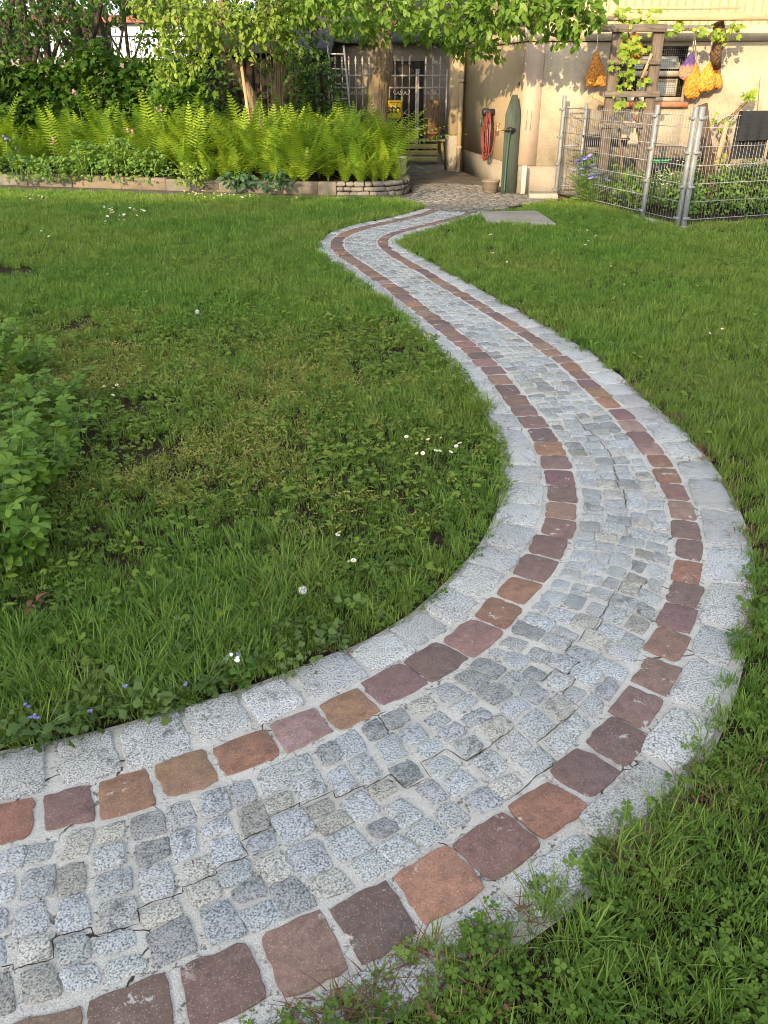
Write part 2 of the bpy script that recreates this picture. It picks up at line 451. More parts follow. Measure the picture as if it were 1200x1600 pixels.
class MB:
    def __init__(self):
        self.v = []; self.f = []; self.c = []; self.mi = []; self.cur = 0; self.tint = (1, 1, 1)
    def add(self, vs, fs):
        o = len(self.v)
        self.v += [tuple(float(c) for c in p) for p in vs]
        self.c += [self.tint] * len(vs)
        self.f += [tuple(i + o for i in f) for f in fs]
        self.mi += [self.cur] * len(fs)
        return self
    def box(self, c, s, rz=0.0, mat=None, bev=0.0):
        hx, hy, hz = s[0] / 2, s[1] / 2, s[2] / 2
        if bev <= 0:
            vs = [(x, y, z) for z in (-hz, hz) for x, y in ((-hx, -hy), (hx, -hy), (hx, hy), (-hx, hy))]
            fs = [(3, 2, 1, 0), (4, 5, 6, 7), (0, 1, 5, 4), (1, 2, 6, 5), (2, 3, 7, 6), (3, 0, 4, 7)]
        else:
            b = bev
            lv = ((-hz, b), (-hz + b, 0), (hz - b, 0), (hz, b))
            vs = []
            for z, i in lv:
                x, y = hx - i, hy - i
                ch = b * 0.6
                vs += [(-x + ch, -y, z), (x - ch, -y, z), (x, -y + ch, z), (x, y - ch, z), (x - ch, y, z), (-x + ch, y, z), (-x, y - ch, z), (-x, -y + ch, z)]
            fs = [tuple(range(7, -1, -1)), tuple(range(24, 32))]
            for r in range(3):
                for k in range(8):
                    a = r * 8 + k; bb = r * 8 + (k + 1) % 8
                    fs.append((a, bb, bb + 8, a + 8))
        if mat is None:
            cz, sz = cos(rz), sin(rz)
            vs = [(c[0] + x * cz - y * sz, c[1] + x * sz + y * cz, c[2] + z) for x, y, z in vs]
        else:
            vs = [tuple(np.array(c) + mat @ np.array(p)) for p in vs]
        return self.add(vs, fs)
    def bar(self, a, b, w, d, up=(0, 0, 1), bev=0.0):
        """a rectangular bar from a to b; w across, d along the 'up' side"""
        a = np.array(a, float); b = np.array(b, float)
        z = b - a; L = np.linalg.norm(z); z = z / L
        y = np.array(up, float); y = y - z * y.dot(z)
        if np.linalg.norm(y) < 1e-6: y = np.array([0, 1.0, 0]) - z * z[1]
        y /= np.linalg.norm(y); x = np.cross(y, z)
        return self.box((a + b) / 2, (w, d, L), mat=np.stack([x, y, z], 1), bev=bev)
    def tube(self, pts, rad, n=8, cap=True, wob=0.0):
        pts = [np.array(p, float) for p in pts]
        if isinstance(rad, (int, float)): rad = [rad] * len(pts)
        vs = []; fs = []
        ref = np.array([0.13, 0.97, 0.2])
        px = None
        for i, p in enumerate(pts):
            tg = pts[min(i + 1, len(pts) - 1)] - pts[max(i - 1, 0)]
            tg = tg / (np.linalg.norm(tg) + 1e-9)
            x = (px if px is not None else ref) ; x = x - tg * x.dot(tg)
            if np.linalg.norm(x) < 1e-4: x = np.array([1.0, 0, 0]) - tg * tg[0]
            x /= np.linalg.norm(x); y = np.cross(tg, x); px = x
            for k in range(n):
                a = 2 * pi * k / n
                r = rad[i] * (1 + (wob * (random.random() - 0.5) if wob else 0))
                vs.append(p + r * (cos(a) * x + sin(a) * y))
        for i in range(len(pts) - 1):
            for k in range(n):
                fs.append((i * n + k, i * n + (k + 1) % n, (i + 1) * n + (k + 1) % n, (i + 1) * n + k))
        if cap:
            fs.append(tuple(range(n - 1, -1, -1))); fs.append(tuple(range((len(pts) - 1) * n, len(pts) * n)))
        return self.add(vs, fs)
    def lathe(self, prof, c=(0, 0, 0), n=16, sq=(1, 1), jit=None):
        vs = []; fs = []
        for i, (r, z) in enumerate(prof):
            for k in range(n):
                a = 2 * pi * k / n
                q = r if jit is None else r * (1 + jit(a, z))
                vs.append((c[0] + q * cos(a) * sq[0], c[1] + q * sin(a) * sq[1], c[2] + z))
        for i in range(len(prof) - 1):
            for k in range(n):
                fs.append((i * n + k, i * n + (k + 1) % n, (i + 1) * n + (k + 1) % n, (i + 1) * n + k))
        fs.append(tuple(range(n - 1, -1, -1))); fs.append(tuple(range((len(prof) - 1) * n, len(prof) * n)))
        return self.add(vs, fs)
    def prism(self, poly, z0, z1):
        n = len(poly)
        vs = [(x, y, z0) for x, y in poly] + [(x, y, z1) for x, y in poly]
        fs = [tuple(range(n - 1, -1, -1)), tuple(range(n, 2 * n))] + [(k, (k + 1) % n, (k + 1) % n + n, k + n) for k in range(n)]
        return self.add(vs, fs)
    def build(self, name, mats, parent=None, smooth=False, origin=None, tint=False):
        v = np.array(self.v)
        if origin is None:
            lo, hi = v.min(0), v.max(0)
            origin = np.array([(lo[0] + hi[0]) / 2, (lo[1] + hi[1]) / 2, lo[2]])
        else:
            origin = np.array(origin, float)
        v = v - origin
        loops = [i for f in self.f for i in f]
        me = np_mesh(name, v, loops, [len(f) for f in self.f], mats, np.array(self.c) if tint else None, smooth, self.mi)
        return link(name, me, parent, origin)

def part(name, mats, parent, fn, smooth=False, origin=None):
    mb = MB(); fn(mb)
    return mb.build(name, mats, parent, smooth, origin)

def spline(pts, k=8):
    """Catmull-Rom through the points"""
    p = [np.array(q, float) for q in pts]
    p = [2 * p[0] - p[1]] + p + [2 * p[-1] - p[-2]]
    out = []
    for i in range(1, len(p) - 2):
        for j in range(k):
            t = j / k
            out.append(0.5 * ((2 * p[i]) + (-p[i - 1] + p[i + 1]) * t + (2 * p[i - 1] - 5 * p[i] + 4 * p[i + 1] - p[i + 2]) * t * t + (-p[i - 1] + 3 * p[i] - 3 * p[i + 1] + p[i + 2]) * t ** 3))
    out.append(p[-2])
    return out

def inpoly(x, y, poly):
    x = np.asarray(x); y = np.asarray(y)
    r = np.zeros(x.shape, bool)
    n = len(poly)
    for i in range(n):
        x1, y1 = poly[i][:2]; x2, y2 = poly[(i + 1) % n][:2]
        c = ((y1 > y) != (y2 > y))
        with np.errstate(divide='ignore', invalid='ignore'):
            xx = (x2 - x1) * (y - y1) / (y2 - y1 + 1e-12) + x1
        r ^= c & (x < xx)
    return r

# leaf templates: y is the leaf's length, z its upper side
def leaf_tpl(w=0.5, fold=0.10, droop=0.12, a=0.35, b=0.7, wb=0.8):
    v = [(0, 0, 0), (-w / 2, a, fold * w), (-w / 2 * wb, b, fold * w - droop * .5), (0, 1, -droop), (w / 2 * wb, b, fold * w - droop * .5), (w / 2, a, fold * w), (0, a, 0), (0, b, -droop * .4)]
    f = [(0, 6, 1), (6, 7, 2, 1), (7, 3, 2), (0, 5, 6), (6, 5, 4, 7), (7, 4, 3)]
    return np.array(v, float), f
def lobed_tpl(n=5, droop=0.15):
    """a palmate leaf (currant, vine, maple): five lobes round a centre"""
    v = [(0, 0.35, 0.03)]; 
    angs = np.linspace(-150, 150, n * 2 + 1)
    for i, a in enumerate(angs):
        r = (0.62 if i % 2 else 0.40)
        if i == n: r = 0.66
        if i in (0, n * 2): r = 0.33
        v.append((sin(radians(a)) * r, 0.35 + cos(radians(a)) * r, -droop * r * (0.5 + (i % 2))))
    f = [(0, i + 1, i) for i in range(1, len(v) - 1)]
    f.append((0, 1, len(v) - 1))
    return np.array(v, float), f

def frames(d, up, rollj=0.5):
    d = d / np.linalg.norm(d, axis=1, keepdims=True)
    up = up + rng.normal(0, rollj, up.shape)
    z = up - d * (up * d).sum(1, keepdims=True)
    z /= (np.linalg.norm(z, axis=1, keepdims=True) + 1e-9)
    x = np.cross(d, z)
    return np.stack([x, d, z], 2)          # columns

def scatter_mesh(name, tpl, pos, d, up, scale, mat, rollj=0.5, smooth=False, tint=None, extra=None):
    tv, tf = tpl
    N = len(pos)
    R = frames(d, up, rollj)
    v = np.einsum('nij,kj->nki', R, tv) * np.asarray(scale).reshape(-1, 1, 1) + pos[:, None, :]
    nv = len(tv)
    lp = np.concatenate([np.array(f) for f in tf]); sz = np.array([len(f) for f in tf])
    loops = (lp[None, :] + (np.arange(N) * nv)[:, None]).ravel()
    sizes = np.tile(sz, N)
    tn = rng.random(N) if tint is None else tint
    return v.reshape(-1, 3), loops, sizes, np.repeat(tn, nv)
def scatter_obj(name, tpl, pos, d, up, scale, mat, parent=None, origin=None, rollj=0.5, tint=None, smooth=False):
    v, lp, sz, tn = scatter_mesh(name, tpl, pos, d, up, scale, mat, rollj, tint=tint)
    origin = np.array(origin if origin is not None else (0, 0, 0), float)
    return link(name, np_mesh(name, v - origin, lp, sz, mat, tn, smooth), parent, origin)
# ================================================================== the ground
def grid_sheet(name, x0, x1, y0, y1, nx, ny, zf, mat):
    X, Y = np.meshgrid(np.linspace(x0, x1, nx), np.linspace(y0, y1, ny))
    Z = zf(X, Y)
    v = np.stack([X.ravel(), Y.ravel(), Z.ravel()], 1)
    i = (np.arange(ny - 1)[:, None] * nx + np.arange(nx - 1)[None, :]).ravel()
    lp = np.stack([i, i + 1, i + nx + 1, i + nx], 1).ravel()
    return np_mesh(name, v, lp, np.full(len(i), 4), mat)
ground = link('ground', grid_sheet('ground', -120, 120, -60, 180, 61, 61, lambda x, y: x * 0 - 0.02, M['soil']))
setp(ground, kind='structure')

# ------------------------------------------------------------------ the path: traced along the inner edge of its left red row
L2PX = [(0, 1325), (160, 1290), (250, 1260), (340, 1225), (440, 1190), (530, 1145), (595, 1115), (665, 1080), (730, 1040), (780, 1000),
        (830, 945), (880, 880), (905, 810), (905, 760), (885, 705), (855, 660), (830, 630), (790, 580), (740, 535), (680, 490),
        (620, 445), (575, 415), (545, 395), (536, 380), (550, 366), (590, 354), (640, 343), (676, 334), (690, 328)]
l2 = [P(u, v)[:2] for u, v in L2PX]
d0 = l2[0] - l2[2]; d0 /= np.linalg.norm(d0)
l2 = [l2[0] + d0 * 1.6, l2[0] + d0 * 0.8] + l2
dn = np.array(spline(l2, 20))
seg = np.linalg.norm(np.diff(dn, axis=0), axis=1)
ss = np.concatenate([[0], np.cumsum(seg)])
SL = ss[-1]
DS = 0.012
S = np.arange(0, SL, DS)
C = np.stack([np.interp(S, ss, dn[:, 0]), np.interp(S, ss, dn[:, 1])], 1)
def gsm(a, sig):
    k = int(sig * 3); w = np.exp(-0.5 * (np.arange(-k, k + 1) / sig) ** 2); w /= w.sum()
    pad = np.concatenate([2 * a[0] - a[1:k + 1][::-1], a, 2 * a[-1] - a[-k - 1:-1][::-1]])
    return np.stack([np.convolve(pad[:, i], w, 'valid') for i in range(a.shape[1])], 1)
C = gsm(C, 9)
T = np.gradient(C, axis=0); T /= np.linalg.norm(T, axis=1, keepdims=True)
T = gsm(T, 9); T /= np.linalg.norm(T, axis=1, keepdims=True)
NRM = np.stack([T[:, 1], -T[:, 0]], 1)             # to the right of travel
def sofp(p):
    return S[np.argmin(((C - np.asarray(p)[None, :2]) ** 2).sum(1))]
sY = lambda y: S[np.argmin(np.abs(C[:, 1] - y) + (S < 1.6) * 9)]
_ws = [(0, .425), (1.6, .425), (sY(1.6), .452), (sY(1.8), .455), (sY(2.1), .415), (sY(2.6), .375), (sY(3.2), .35), (sY(4.0), .36), (sY(5), .36), (sY(6.2), .35), (sY(7.2), .335), (sY(8), .34), (sY(8.7), .36), (SL, .37)]
WI = lambda s: np.interp(s, [a for a, _ in _ws], [b for _, b in _ws])
RL = 0.145
RR = lambda s: np.interp(s, [0, sY(1.7), sY(2.4), SL], [.168, .160, .125, .125])
GL = lambda s: np.interp(s, [0, 2.0, sY(1.9), sY(3.2), sY(4.2), sY(6), SL], [.20, .19, .155, .185, .13, .115, .16])
GR = lambda s: np.interp(s, [0, sY(1.5), sY(2.0), sY(3.5), sY(6), sY(9), SL], [.14, .095, .14, .175, .18, .145, .16])
def pt(s, t):
    i = s / DS
    x = np.interp(i, np.arange(len(C)), C[:, 0]); y = np.interp(i, np.arange(len(C)), C[:, 1])
    nx = np.interp(i, np.arange(len(C)), NRM[:, 0]); ny = np.interp(i, np.arange(len(C)), NRM[:, 1])
    return np.array([x + nx * t, y + ny * t])
def lateral(x, y):
    """signed distance right of the traced edge, and the station, for many points"""
    x = np.asarray(x, float); y = np.asarray(y, float)
    out = np.empty(len(x)); st = np.empty(len(x))
    CC = C[::3]; NN = NRM[::3]; SS = S[::3]
    for a in range(0, len(x), 4000):
        q = np.stack([x[a:a + 4000], y[a:a + 4000]], 1)
        # the path is ~0.9 m wide: measure from its middle so that the right side is found on the right station
        mid = CC + NN * 0.2
        d2 = ((q[:, None, :] - mid[None]) ** 2).sum(2)
        j = d2.argmin(1)
        out[a:a + 4000] = ((q - CC[j]) * NN[j]).sum(1); st[a:a + 4000] = SS[j]
    return out, st
EDGE_L = lambda s: -(RL + GL(s))
EDGE_R = lambda s: WI(s) + RR(s) + GR(s)

# mortar bed of the path
sv = S[::4]
cols = np.linspace(0, 1, 15)
v = []
for s in sv:
    a, b = EDGE_L(s) - 0.015, EDGE_R(s) + 0.015
    for c in cols:
        q = pt(s, a + (b - a) * c)
        edge = -0.012 if c in (cols[0], cols[-1]) else 0
        v.append((q[0], q[1], 0.0 + 0.0035 * (float(vnoise(q[0], q[1], 9)) - 0.5) + edge))
nx = len(cols); ny = len(sv)
i = (np.arange(ny - 1)[:, None] * nx + np.arange(nx - 1)[None, :]).ravel()
path = link('cobblestone_path', np_mesh('cobblestone_path', v, np.stack([i, i + 1, i + nx + 1, i + nx], 1).ravel(), np.full(len(i), 4), M['mortar']))
setp(path, kind='structure')

def stone_ring(quad, npe, jit, rnd):
    """an irregular rounded outline from four corners"""
    q = [np.array(p, float) for p in quad]
    cen = sum(q) / 4
    out = []
    for k in range(4):
        a, b = q[k], q[(k + 1) % 4]
        e = b - a; L = np.linalg.norm(e); nn = np.array([e[1], -e[0]]) / (L + 1e-9)
        bow = random.uniform(-0.4, 1.0) * jit
        for j in range(npe):
            if j == 0:                      # the corner itself, knocked back a little
                p = a + (cen - a) * random.uniform(0.3, 1.7) * rnd
            else:
                tt = (j + (random.random() - 0.5) * 0.4) / npe
                p = a + e * tt + nn * (bow * 4 * tt * (1 - tt) + random.gauss(0, jit * 0.45))
            out.append(p)
    return out
def stone(mb, ring, ztop, zb, bev, dome=0.0012):
    n = len(ring)
    c = sum(ring) / n
    tilt = (random.gauss(0, 0.014), random.gauss(0, 0.014))
    def zt(p): return ztop + tilt[0] * (p[0] - c[0]) + tilt[1] * (p[1] - c[1])
    def inn(p, b):
        d = c - p; L = np.linalg.norm(d)
        return p + d / (L + 1e-9) * min(b, L * .4)
    vs = [(c[0], c[1], zt(c) + dome)]
    for p in ring:
        q = inn(p, bev * 2.4); vs.append((q[0], q[1], zt(q) + dome * .6 + random.gauss(0, 0.0006)))
    for p in ring:
        q = inn(p, bev * 0.6); vs.append((q[0], q[1], zt(q) - bev * 0.35))
    for p in ring:
        vs.append((p[0], p[1], zb))
    fs = [(0, 1 + k, 1 + (k + 1) % n) for k in range(n)]
    for r in range(2):
        o = 1 + r * n
        fs += [(o + k, o + n + k, o + n + (k + 1) % n, o + (k + 1) % n) for k in range(n)]
    mb.add(vs, fs)
def stone_obj(name, quad, mat, tint, ztop, bev=0.006, npe=4, jit=0.004, rnd=0.06, parent=None, mb=None):
    ring = stone_ring(quad, npe, jit, rnd)
    own = mb is None
    if own: mb = MB()
    mb.tint = tint
    stone(mb, ring, ztop, -0.03, bev)
    if own: return mb.build(name, mat, parent or path, smooth=False, tint=True)

OR, PU, BR, PK = (0.285, 0.155, 0.100), (0.168, 0.108, 0.103), (0.225, 0.138, 0.110), (0.27, 0.180, 0.155)
def vary(c, a=0.2, b=0.08):
    k = 1 + random.uniform(-a, a)
    return tuple(max(0.01, x * k * (1 + random.uniform(-b, b))) for x in c)
LEFT = [(25, 1290, OR), (97, 1277, PU), (195, 1252, OR), (290, 1220, OR), (391, 1185, OR), (478, 1148, PK), (545, 1112, OR), (625, 1073, PU), (686, 1037, PU), (733, 993, BR), (783, 957, OR), (811, 925, OR), (838, 888, PU), (858, 853, PU), (866, 825, PU), (884, 799, BR), (880, 773, PU), (876, 748, PU), (868, 724, PU), (862, 702, OR), (845, 682, PU), (832, 660, PU), (815, 642, PU), (804, 627, BR), (787, 609, PU), (773, 594, BR), (757, 580, PU), (745, 568, BR)]
RIGHT = [(60, 1592, BR), (195, 1568, PU), (358, 1540, BR), (478, 1492, BR), (585, 1440, PU), (690, 1392, OR), (783, 1326, BR), (865, 1275, OR), (927, 1212, PU), (963, 1160, PU), (1000, 1105, PU), (1015, 1050, BR), (1042, 1005, BR), (1058, 963, PU), (1062, 928, PU), (1077, 892, OR), (1070, 860, PU), (1067, 828, PU), (1058, 797, BR), (1048, 770, BR), (1037, 743, OR), (1025, 720, OR), (1015, 702, PK), (1000, 684, PU), (985, 666, PK), (968, 648, PU), (945, 630, OR), (930, 615, OR), (918, 600, PU)]
def red_row(lst, t0f, t1f, pitch):
    st = [(sofp(P(u, v) - np.append(NRM[np.argmin(((C - P(u, v)[:2]) ** 2).sum(1))], 0) * 0), c) for u, v, c in lst]
    st = sorted(st, key=lambda a: a[0])
    # before the frame and beyond the listed ones: march on
    s = st[0][0]; pre = []
    while s > 0.15:
        s -= pitch; pre.append((s, random.choice((OR, PU, BR))))
    s = st[-1][0]; post = []
    while s < SL - 0.1:
        s += pitch * random.uniform(0.92, 1.08); post.append((s, random.choices((PU, BR, OR, PK), (4, 4, 2, 2))[0]))
    al = pre[::-1] + st + post
    # keep a sane spacing
    al2 = [al[0]]
    for a in al[1:]:
        if a[0] - al2[-1][0] > 0.065: al2.append(a)
    al = al2
    for k, (s, c) in enumerate(al):
        lo = (al[k - 1][0] + s) / 2 if k else s - pitch / 2
        hi = (al[k + 1][0] + s) / 2 if k < len(al) - 1 else s + pitch / 2
        lo, hi = max(lo, s - 0.105), min(hi, s + 0.105)
        g = random.uniform(0.005, 0.011)
        a, b = t0f(s), t1f(s)
        j = lambda m=0.006: random.uniform(-m, m)
        a += j(0.007); b += j(0.007)
        quad = [pt(lo + g + j(), a + j()), pt(lo + g + j(), b + j()), pt(hi - g + j(), b + j()), pt(hi - g + j(), a + j())]
        stone_obj('red_stone', quad, M['porphyry'], vary(c), 0.0035 + random.uniform(0, 0.0035), 0.0018, 6, 0.0048, 0.05)
red_row(LEFT, lambda s: -RL + 0.008, lambda s: -0.008, 0.142)
red_row(RIGHT, lambda s: WI(s) + 0.010, lambda s: WI(s) + RR(s) - 0.008, 0.138)

# wide granite blocks at both edges
def granite_row(t0f, t1f, outer):
    s = 0.05
    while s < SL - 0.12:
        Lb = random.uniform(0.17, 0.245)
        e = min(s + Lb, SL)
        g = random.choice((random.uniform(0.005, 0.010), random.uniform(0.010, 0.020)))
        j = lambda m=0.010: random.uniform(-m, m)
        sm = (s + e) / 2
        a, b = t0f(sm), t1f(sm)
        oo = random.uniform(-0.022, 0.014)
        if outer < 0: a -= oo
        else: b += oo
        quad = [pt(s + g + j(), a + j()), pt(s + g + j(), b + j()), pt(e - g + j(), b + j()), pt(e - g + j(), a + j())]
        k = random.uniform(0.33, 0.47)
        stone_obj('granite_edge_stone', quad, M['granite'], (k * 0.98, k, k * random.uniform(0.97, 1.04)), 0.003 + random.uniform(0, 0.007), 0.003, 6, 0.006, 0.06)
        s = e
granite_row(lambda s: EDGE_L(s) + 0.004, lambda s: -RL - 0.010, -1)
granite_row(lambda s: WI(s) + RR(s) + 0.010, lambda s: EDGE_R(s) - 0.004, 1)

# small cobbles between the red rows
cob = []; ROWS = []
s = 0.03; row = 0
while s < SL - 0.09:
    h = random.uniform(0.070, 0.092)
    w = float(WI(s)) - 0.014
    n = max(3, round(w / random.uniform(0.072, 0.092)))
    cuts = np.cumsum([random.uniform(0.75, 1.3) for _ in range(n)]); cuts = np.concatenate([[0], cuts / cuts[-1]])
    bowA = 0.022 * sin(s * 2.3) + 0.012 * sin(s * 7.1)
    sk = 0.02 * sin(s * 1.3 + 1.0)
    ROWS.append((s, h, cuts, w, (lambda t_, bowA=bowA, sk=sk, w=w: bowA * 4 * (t_ / w) * (1 - t_ / w) + sk * (t_ / w - .5))))
    for k in range(n):
        a = 0.008 + w * cuts[k]; b = 0.008 + w * cuts[k + 1]
        off = lambda t_: bowA * 4 * (t_ / w) * (1 - t_ / w) + sk * (t_ / w - .5)
        g = random.uniform(0.003, 0.0075)
        j = lambda m=0.0055: random.uniform(-m, m)
        dsh = random.uniform(-0.009, 0.009)
        s0, s1 = s + dsh, s + h + dsh
        if random.random() < 0.07: s1 -= 0.018
        quad = [pt(s0 + g + off(a) + j(), a + g + j()), pt(s0 + g + off(b) + j(), b - g + j()), pt(s1 - g + off(b) + j(), b - g + j()), pt(s1 - g + off(a) + j(), a + g + j())]
        kk = random.choices((random.uniform(0.31, 0.42), random.uniform(0.21, 0.28)), (4, 1))[0]
        col = (kk * random.uniform(0.92, 0.98), kk, kk * random.uniform(1.0, 1.07)) if random.random() < .85 else (kk, kk * 0.99, kk * 0.90)
        cen = sum(quad) / 4
        cob.append((np.hypot(*cen), quad, col))
    s += h; row += 1
cob_in = [c for c in cob if c[1][0][1] > 0.75 and c[1][0][0] > -1.35]
cob_in.sort(key=lambda c: c[0])
first = set(id(c) for c in cob_in[:300])
far = MB()
for c in cob:
    zt = 0.0025 + random.uniform(-0.0005, 0.0045)
    if id(c) in first:
        stone_obj('small_cobble', c[1], M['granite'], c[2], zt, 0.0018, 4, 0.0036, 0.06)
    else:
        stone_obj('', c[1], M['granite'], c[2], zt, 0.003, 2, 0.003, 0.07, mb=far)
fo = far.build('small_cobbles_beyond', M['granite'], path, smooth=True, tint=True)
setp(fo, kind='stuff')

# cracks that run along the joints, stepping from stone to stone
M['crackfill'] = plain('crack_earth', (0.028, 0.024, 0.019), 0.95, var=0.3, bump=0)
def st_of(u, v):
    p = P(u, v); a, b = lateral(np.array([p[0]]), np.array([p[1]])); return b[0], a[0]
def crack(pix, w=0.0030):
    tr_ = sorted(st_of(u, v) for u, v in pix)
    pl = []
    for s0, h_, cuts_, w_, offf in ROWS:
        if s0 + h_ / 2 < tr_[0][0] or s0 + h_ / 2 > tr_[-1][0]: continue
        tt = np.interp(s0 + h_ / 2, [a for a, _ in tr_], [b for _, b in tr_])
        c_ = min([0.008 + w_ * q for q in cuts_], key=lambda q: abs(q - tt))
        for f_ in (0.0, 0.33, 0.66, 1.0):
            pl.append(np.append(pt(s0 + h_ * f_ + offf(c_) + random.gauss(0, .001), c_ + random.gauss(0, .002)), 0))
    if len(pl) < 4: return
    mb = MB(); vs = []; fs = []
    dense = []
    for a, b in zip(pl[:-1], pl[1:]):
        for f_ in (0, .33, .66): dense.append(a + (b - a) * f_ + rng.normal(0, .0009, 3) * (1, 1, 0))
    for i, p in enumerate(dense):
        tg = dense[min(i + 1, len(dense) - 1)] - dense[max(i - 1, 0)]; tg /= (np.linalg.norm(tg) + 1e-9)
        nn = np.array([-tg[1], tg[0], 0]); ww = w * random.uniform(0.35, 1.2)
        for sgn in (-1, 1): vs.append((p[0] + nn[0] * ww * sgn / 2, p[1] + nn[1] * ww * sgn / 2, 0.0058))
        if i: fs.append((2 * i - 2, 2 * i - 1, 2 * i + 1, 2 * i))
    mb.add(vs, fs); mb.build('crack', M['crackfill'], path)
crack([(0, 1535), (60, 1510), (125, 1478), (195, 1442), (242, 1403), (325, 1375), (400, 1330), (440, 1288), (545, 1240), (622, 1213), (672, 1195), (712, 1180), (780, 1145)])
crack([(640, 1090), (708, 1142), (735, 1190), (790, 1240)], 0.0026)
crack([(800, 1250), (850, 1205), (870, 1110), (900, 1050)], 0.003)
crack([(985, 905), (960, 935), (925, 985), (905, 1010), (860, 1080)], 0.0028)
crack([(900, 640), (925, 690), (945, 722), (960, 760), (975, 800)], 0.004)
crack([(690, 500), (760, 545), (820, 590)], 0.004)

# ------------------------------------------------------------------ the yard beyond the path
yard_poly = [(0.50, 11.95), (0.85, 11.60), (1.25, 11.42), (1.9, 12.15), (2.65, 12.85), (2.5, 13.4), (2.17, 13.5), (1.5, 16.9), (1.25, 17.3), (1.8, 20.2), (-3.0, 20.2), (-0.2, 17.5), (0.38, 15.2), (0.45, 13.6), (0.28, 13.25), (-3.0, 13.74), (-6.6, 14.68), (-6.6, 14.0), (-3.0, 13.15), (0.1, 12.85)]
mb = MB()
from mathutils.geometry import tessellate_polygon
def sheet(mb, poly, z):
    mb.add([(x, y, z) for x, y in poly], [tuple(f)[::-1] for f in tessellate_polygon([[Vector((x, y, 0)) for x, y in poly]])])
sheet(mb, yard_poly, 0.004)
yard = mb.build('yard', M['yard'], origin=(0, 0, 0)); setp(yard, kind='structure')
# worn setts of the yard, laid in rows
mb = MB(); near = []
yy = 11.5
rowk = 0
while yy < 15.0:
    xx = -0.2 + (rowk % 2) * 0.06
    while xx < 2.7:
        w = random.uniform(0.10, 0.16)
        cx, cy = xx + w / 2, yy + 0.06 + 0.10 * sin(xx * 2.2)
        if inpoly(np.array([cx]), np.array([cy]), [(0.55, 11.9), (0.85, 11.62), (1.3, 11.5), (1.9, 12.2), (2.6, 12.85), (2.3, 13.3), (1.95, 14.4), (0.9, 14.9), (0.5, 14.6), (0.5, 13.5), (0.35, 13.0), (0.15, 12.8)])[0]:
            near.append((xx, cy, w))
        xx += w
    yy += 0.115; rowk += 1
for xx, cy, w in near:
    g = 0.008; j = lambda: random.uniform(-0.008, 0.008)
    q = [np.array(p) for p in ((xx + g + j(), cy - .05 + j()), (xx + w - g + j(), cy - .05 + j()), (xx + w - g + j(), cy + .05 + j()), (xx + g + j(), cy + .05 + j()))]
    k = random.uniform(0.11, 0.20)
    stone_obj('', q, M['granite'], (k, k * 0.95, k * 0.88), 0.0065 + random.uniform(0, 0.003), 0.003, 2, 0.006, 0.05, mb=mb)
ys = mb.build('yard_setts', M['granite'], yard, smooth=True, tint=True, origin=(0, 0, 0)); setp(ys, kind='stuff')

# flat concrete cover slab beside the path
sl = [P(750, 338)[:2], P(838, 335.5)[:2], P(869, 356.5)[:2], P(760, 351)[:2]]
mb = MB(); mb.tint = (1, 1, 1)
ring = stone_ring([sl[3], sl[2], sl[1], sl[0]], 7, 0.006, 0.01)
stone(mb, ring, 0.055, -0.02, 0.006)
setp(mb.build('concrete_slab', M['concrete'], smooth=False), 'flat grey concrete slab lying in the grass beside the far path bend', 'slab')
# ================================================================== the garden house on the right
FW = P(806, 303)[:2]                               # its corner on the ground
fdir = np.array([0.995, -0.085]); fdir /= np.linalg.norm(fdir)
fnor = np.array([fdir[1], -fdir[0]])                       # out of the front wall, towards the viewer
sdir = P(720, 268)[:2] - FW; sdir /= np.linalg.norm(sdir)
snor = np.array([-sdir[1], sdir[0]])                       # out of the side wall, to the left
def fw(a, out, z):                                         # a along the front, out of the wall
    p = FW + fdir * a + fnor * out
    return np.array([p[0], p[1], z])
def sw(a, out, z):
    p = FW + sdir * a + snor * out
    return np.array([p[0], p[1], z])
def wall_prism(mb, A, B, nor, th, z0, z1):
    n = np.array(nor) * th
    mb.prism([tuple(A), tuple(B), tuple(np.array(B) - n), tuple(np.array(A) - n)], z0, z1)
def fpx(u, v, out=0.0):
    """photo pixel -> (along, z) on the front wall plane pushed 'out' metres"""
    x = (u - 600) / F_PX; y = (800 - v) / F_PX
    d = np.array([x, cos(PITCH) + y * sin(PITCH), -sin(PITCH) + y * cos(PITCH)])
    o = np.append(FW + fnor * out, 0); n = np.append(fnor, 0)
    t_ = ((o - np.array([0, 0, EYE])) @ n) / (d @ n)
    q = np.array([0, 0, EYE]) + d * t_
    return (q[:2] - FW) @ fdir, q[2]
ZW = fpx(830, 66)[1]                                       # wall head
ZP = fpx(840, 259)[1]                                      # plinth head
house = thing('garden_house', (FW[0], FW[1], 0), 'cream rendered garden house with plinth and pale ribbed roof sheets', 'house')
wa0, wz1 = fpx(957, 65); wa1, wz0 = fpx(1071, 159)         # window opening
FL = 7.4                                                   # length of the front
def front(mb):
    def seg(a0, a1, z0, z1):
        p = [tuple(fw(a0, 0, 0)[:2]), tuple(fw(a1, 0, 0)[:2]), tuple(fw(a1, -0.28, 0)[:2]), tuple(fw(a0, -0.28, 0)[:2])]
        mb.prism(p, z0, z1)
    seg(0.27, wa0, ZP, ZW); seg(wa1, FL, ZP, ZW); seg(wa0, wa1, ZP, wz0); seg(wa0, wa1, wz1, ZW)
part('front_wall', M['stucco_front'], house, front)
part('side_wall', M['stucco_side'], house, lambda mb: wall_prism(mb, sw(0.03, 0, 0)[:2], sw(3.44, 0, 0)[:2], snor, 0.25, ZP, ZW))
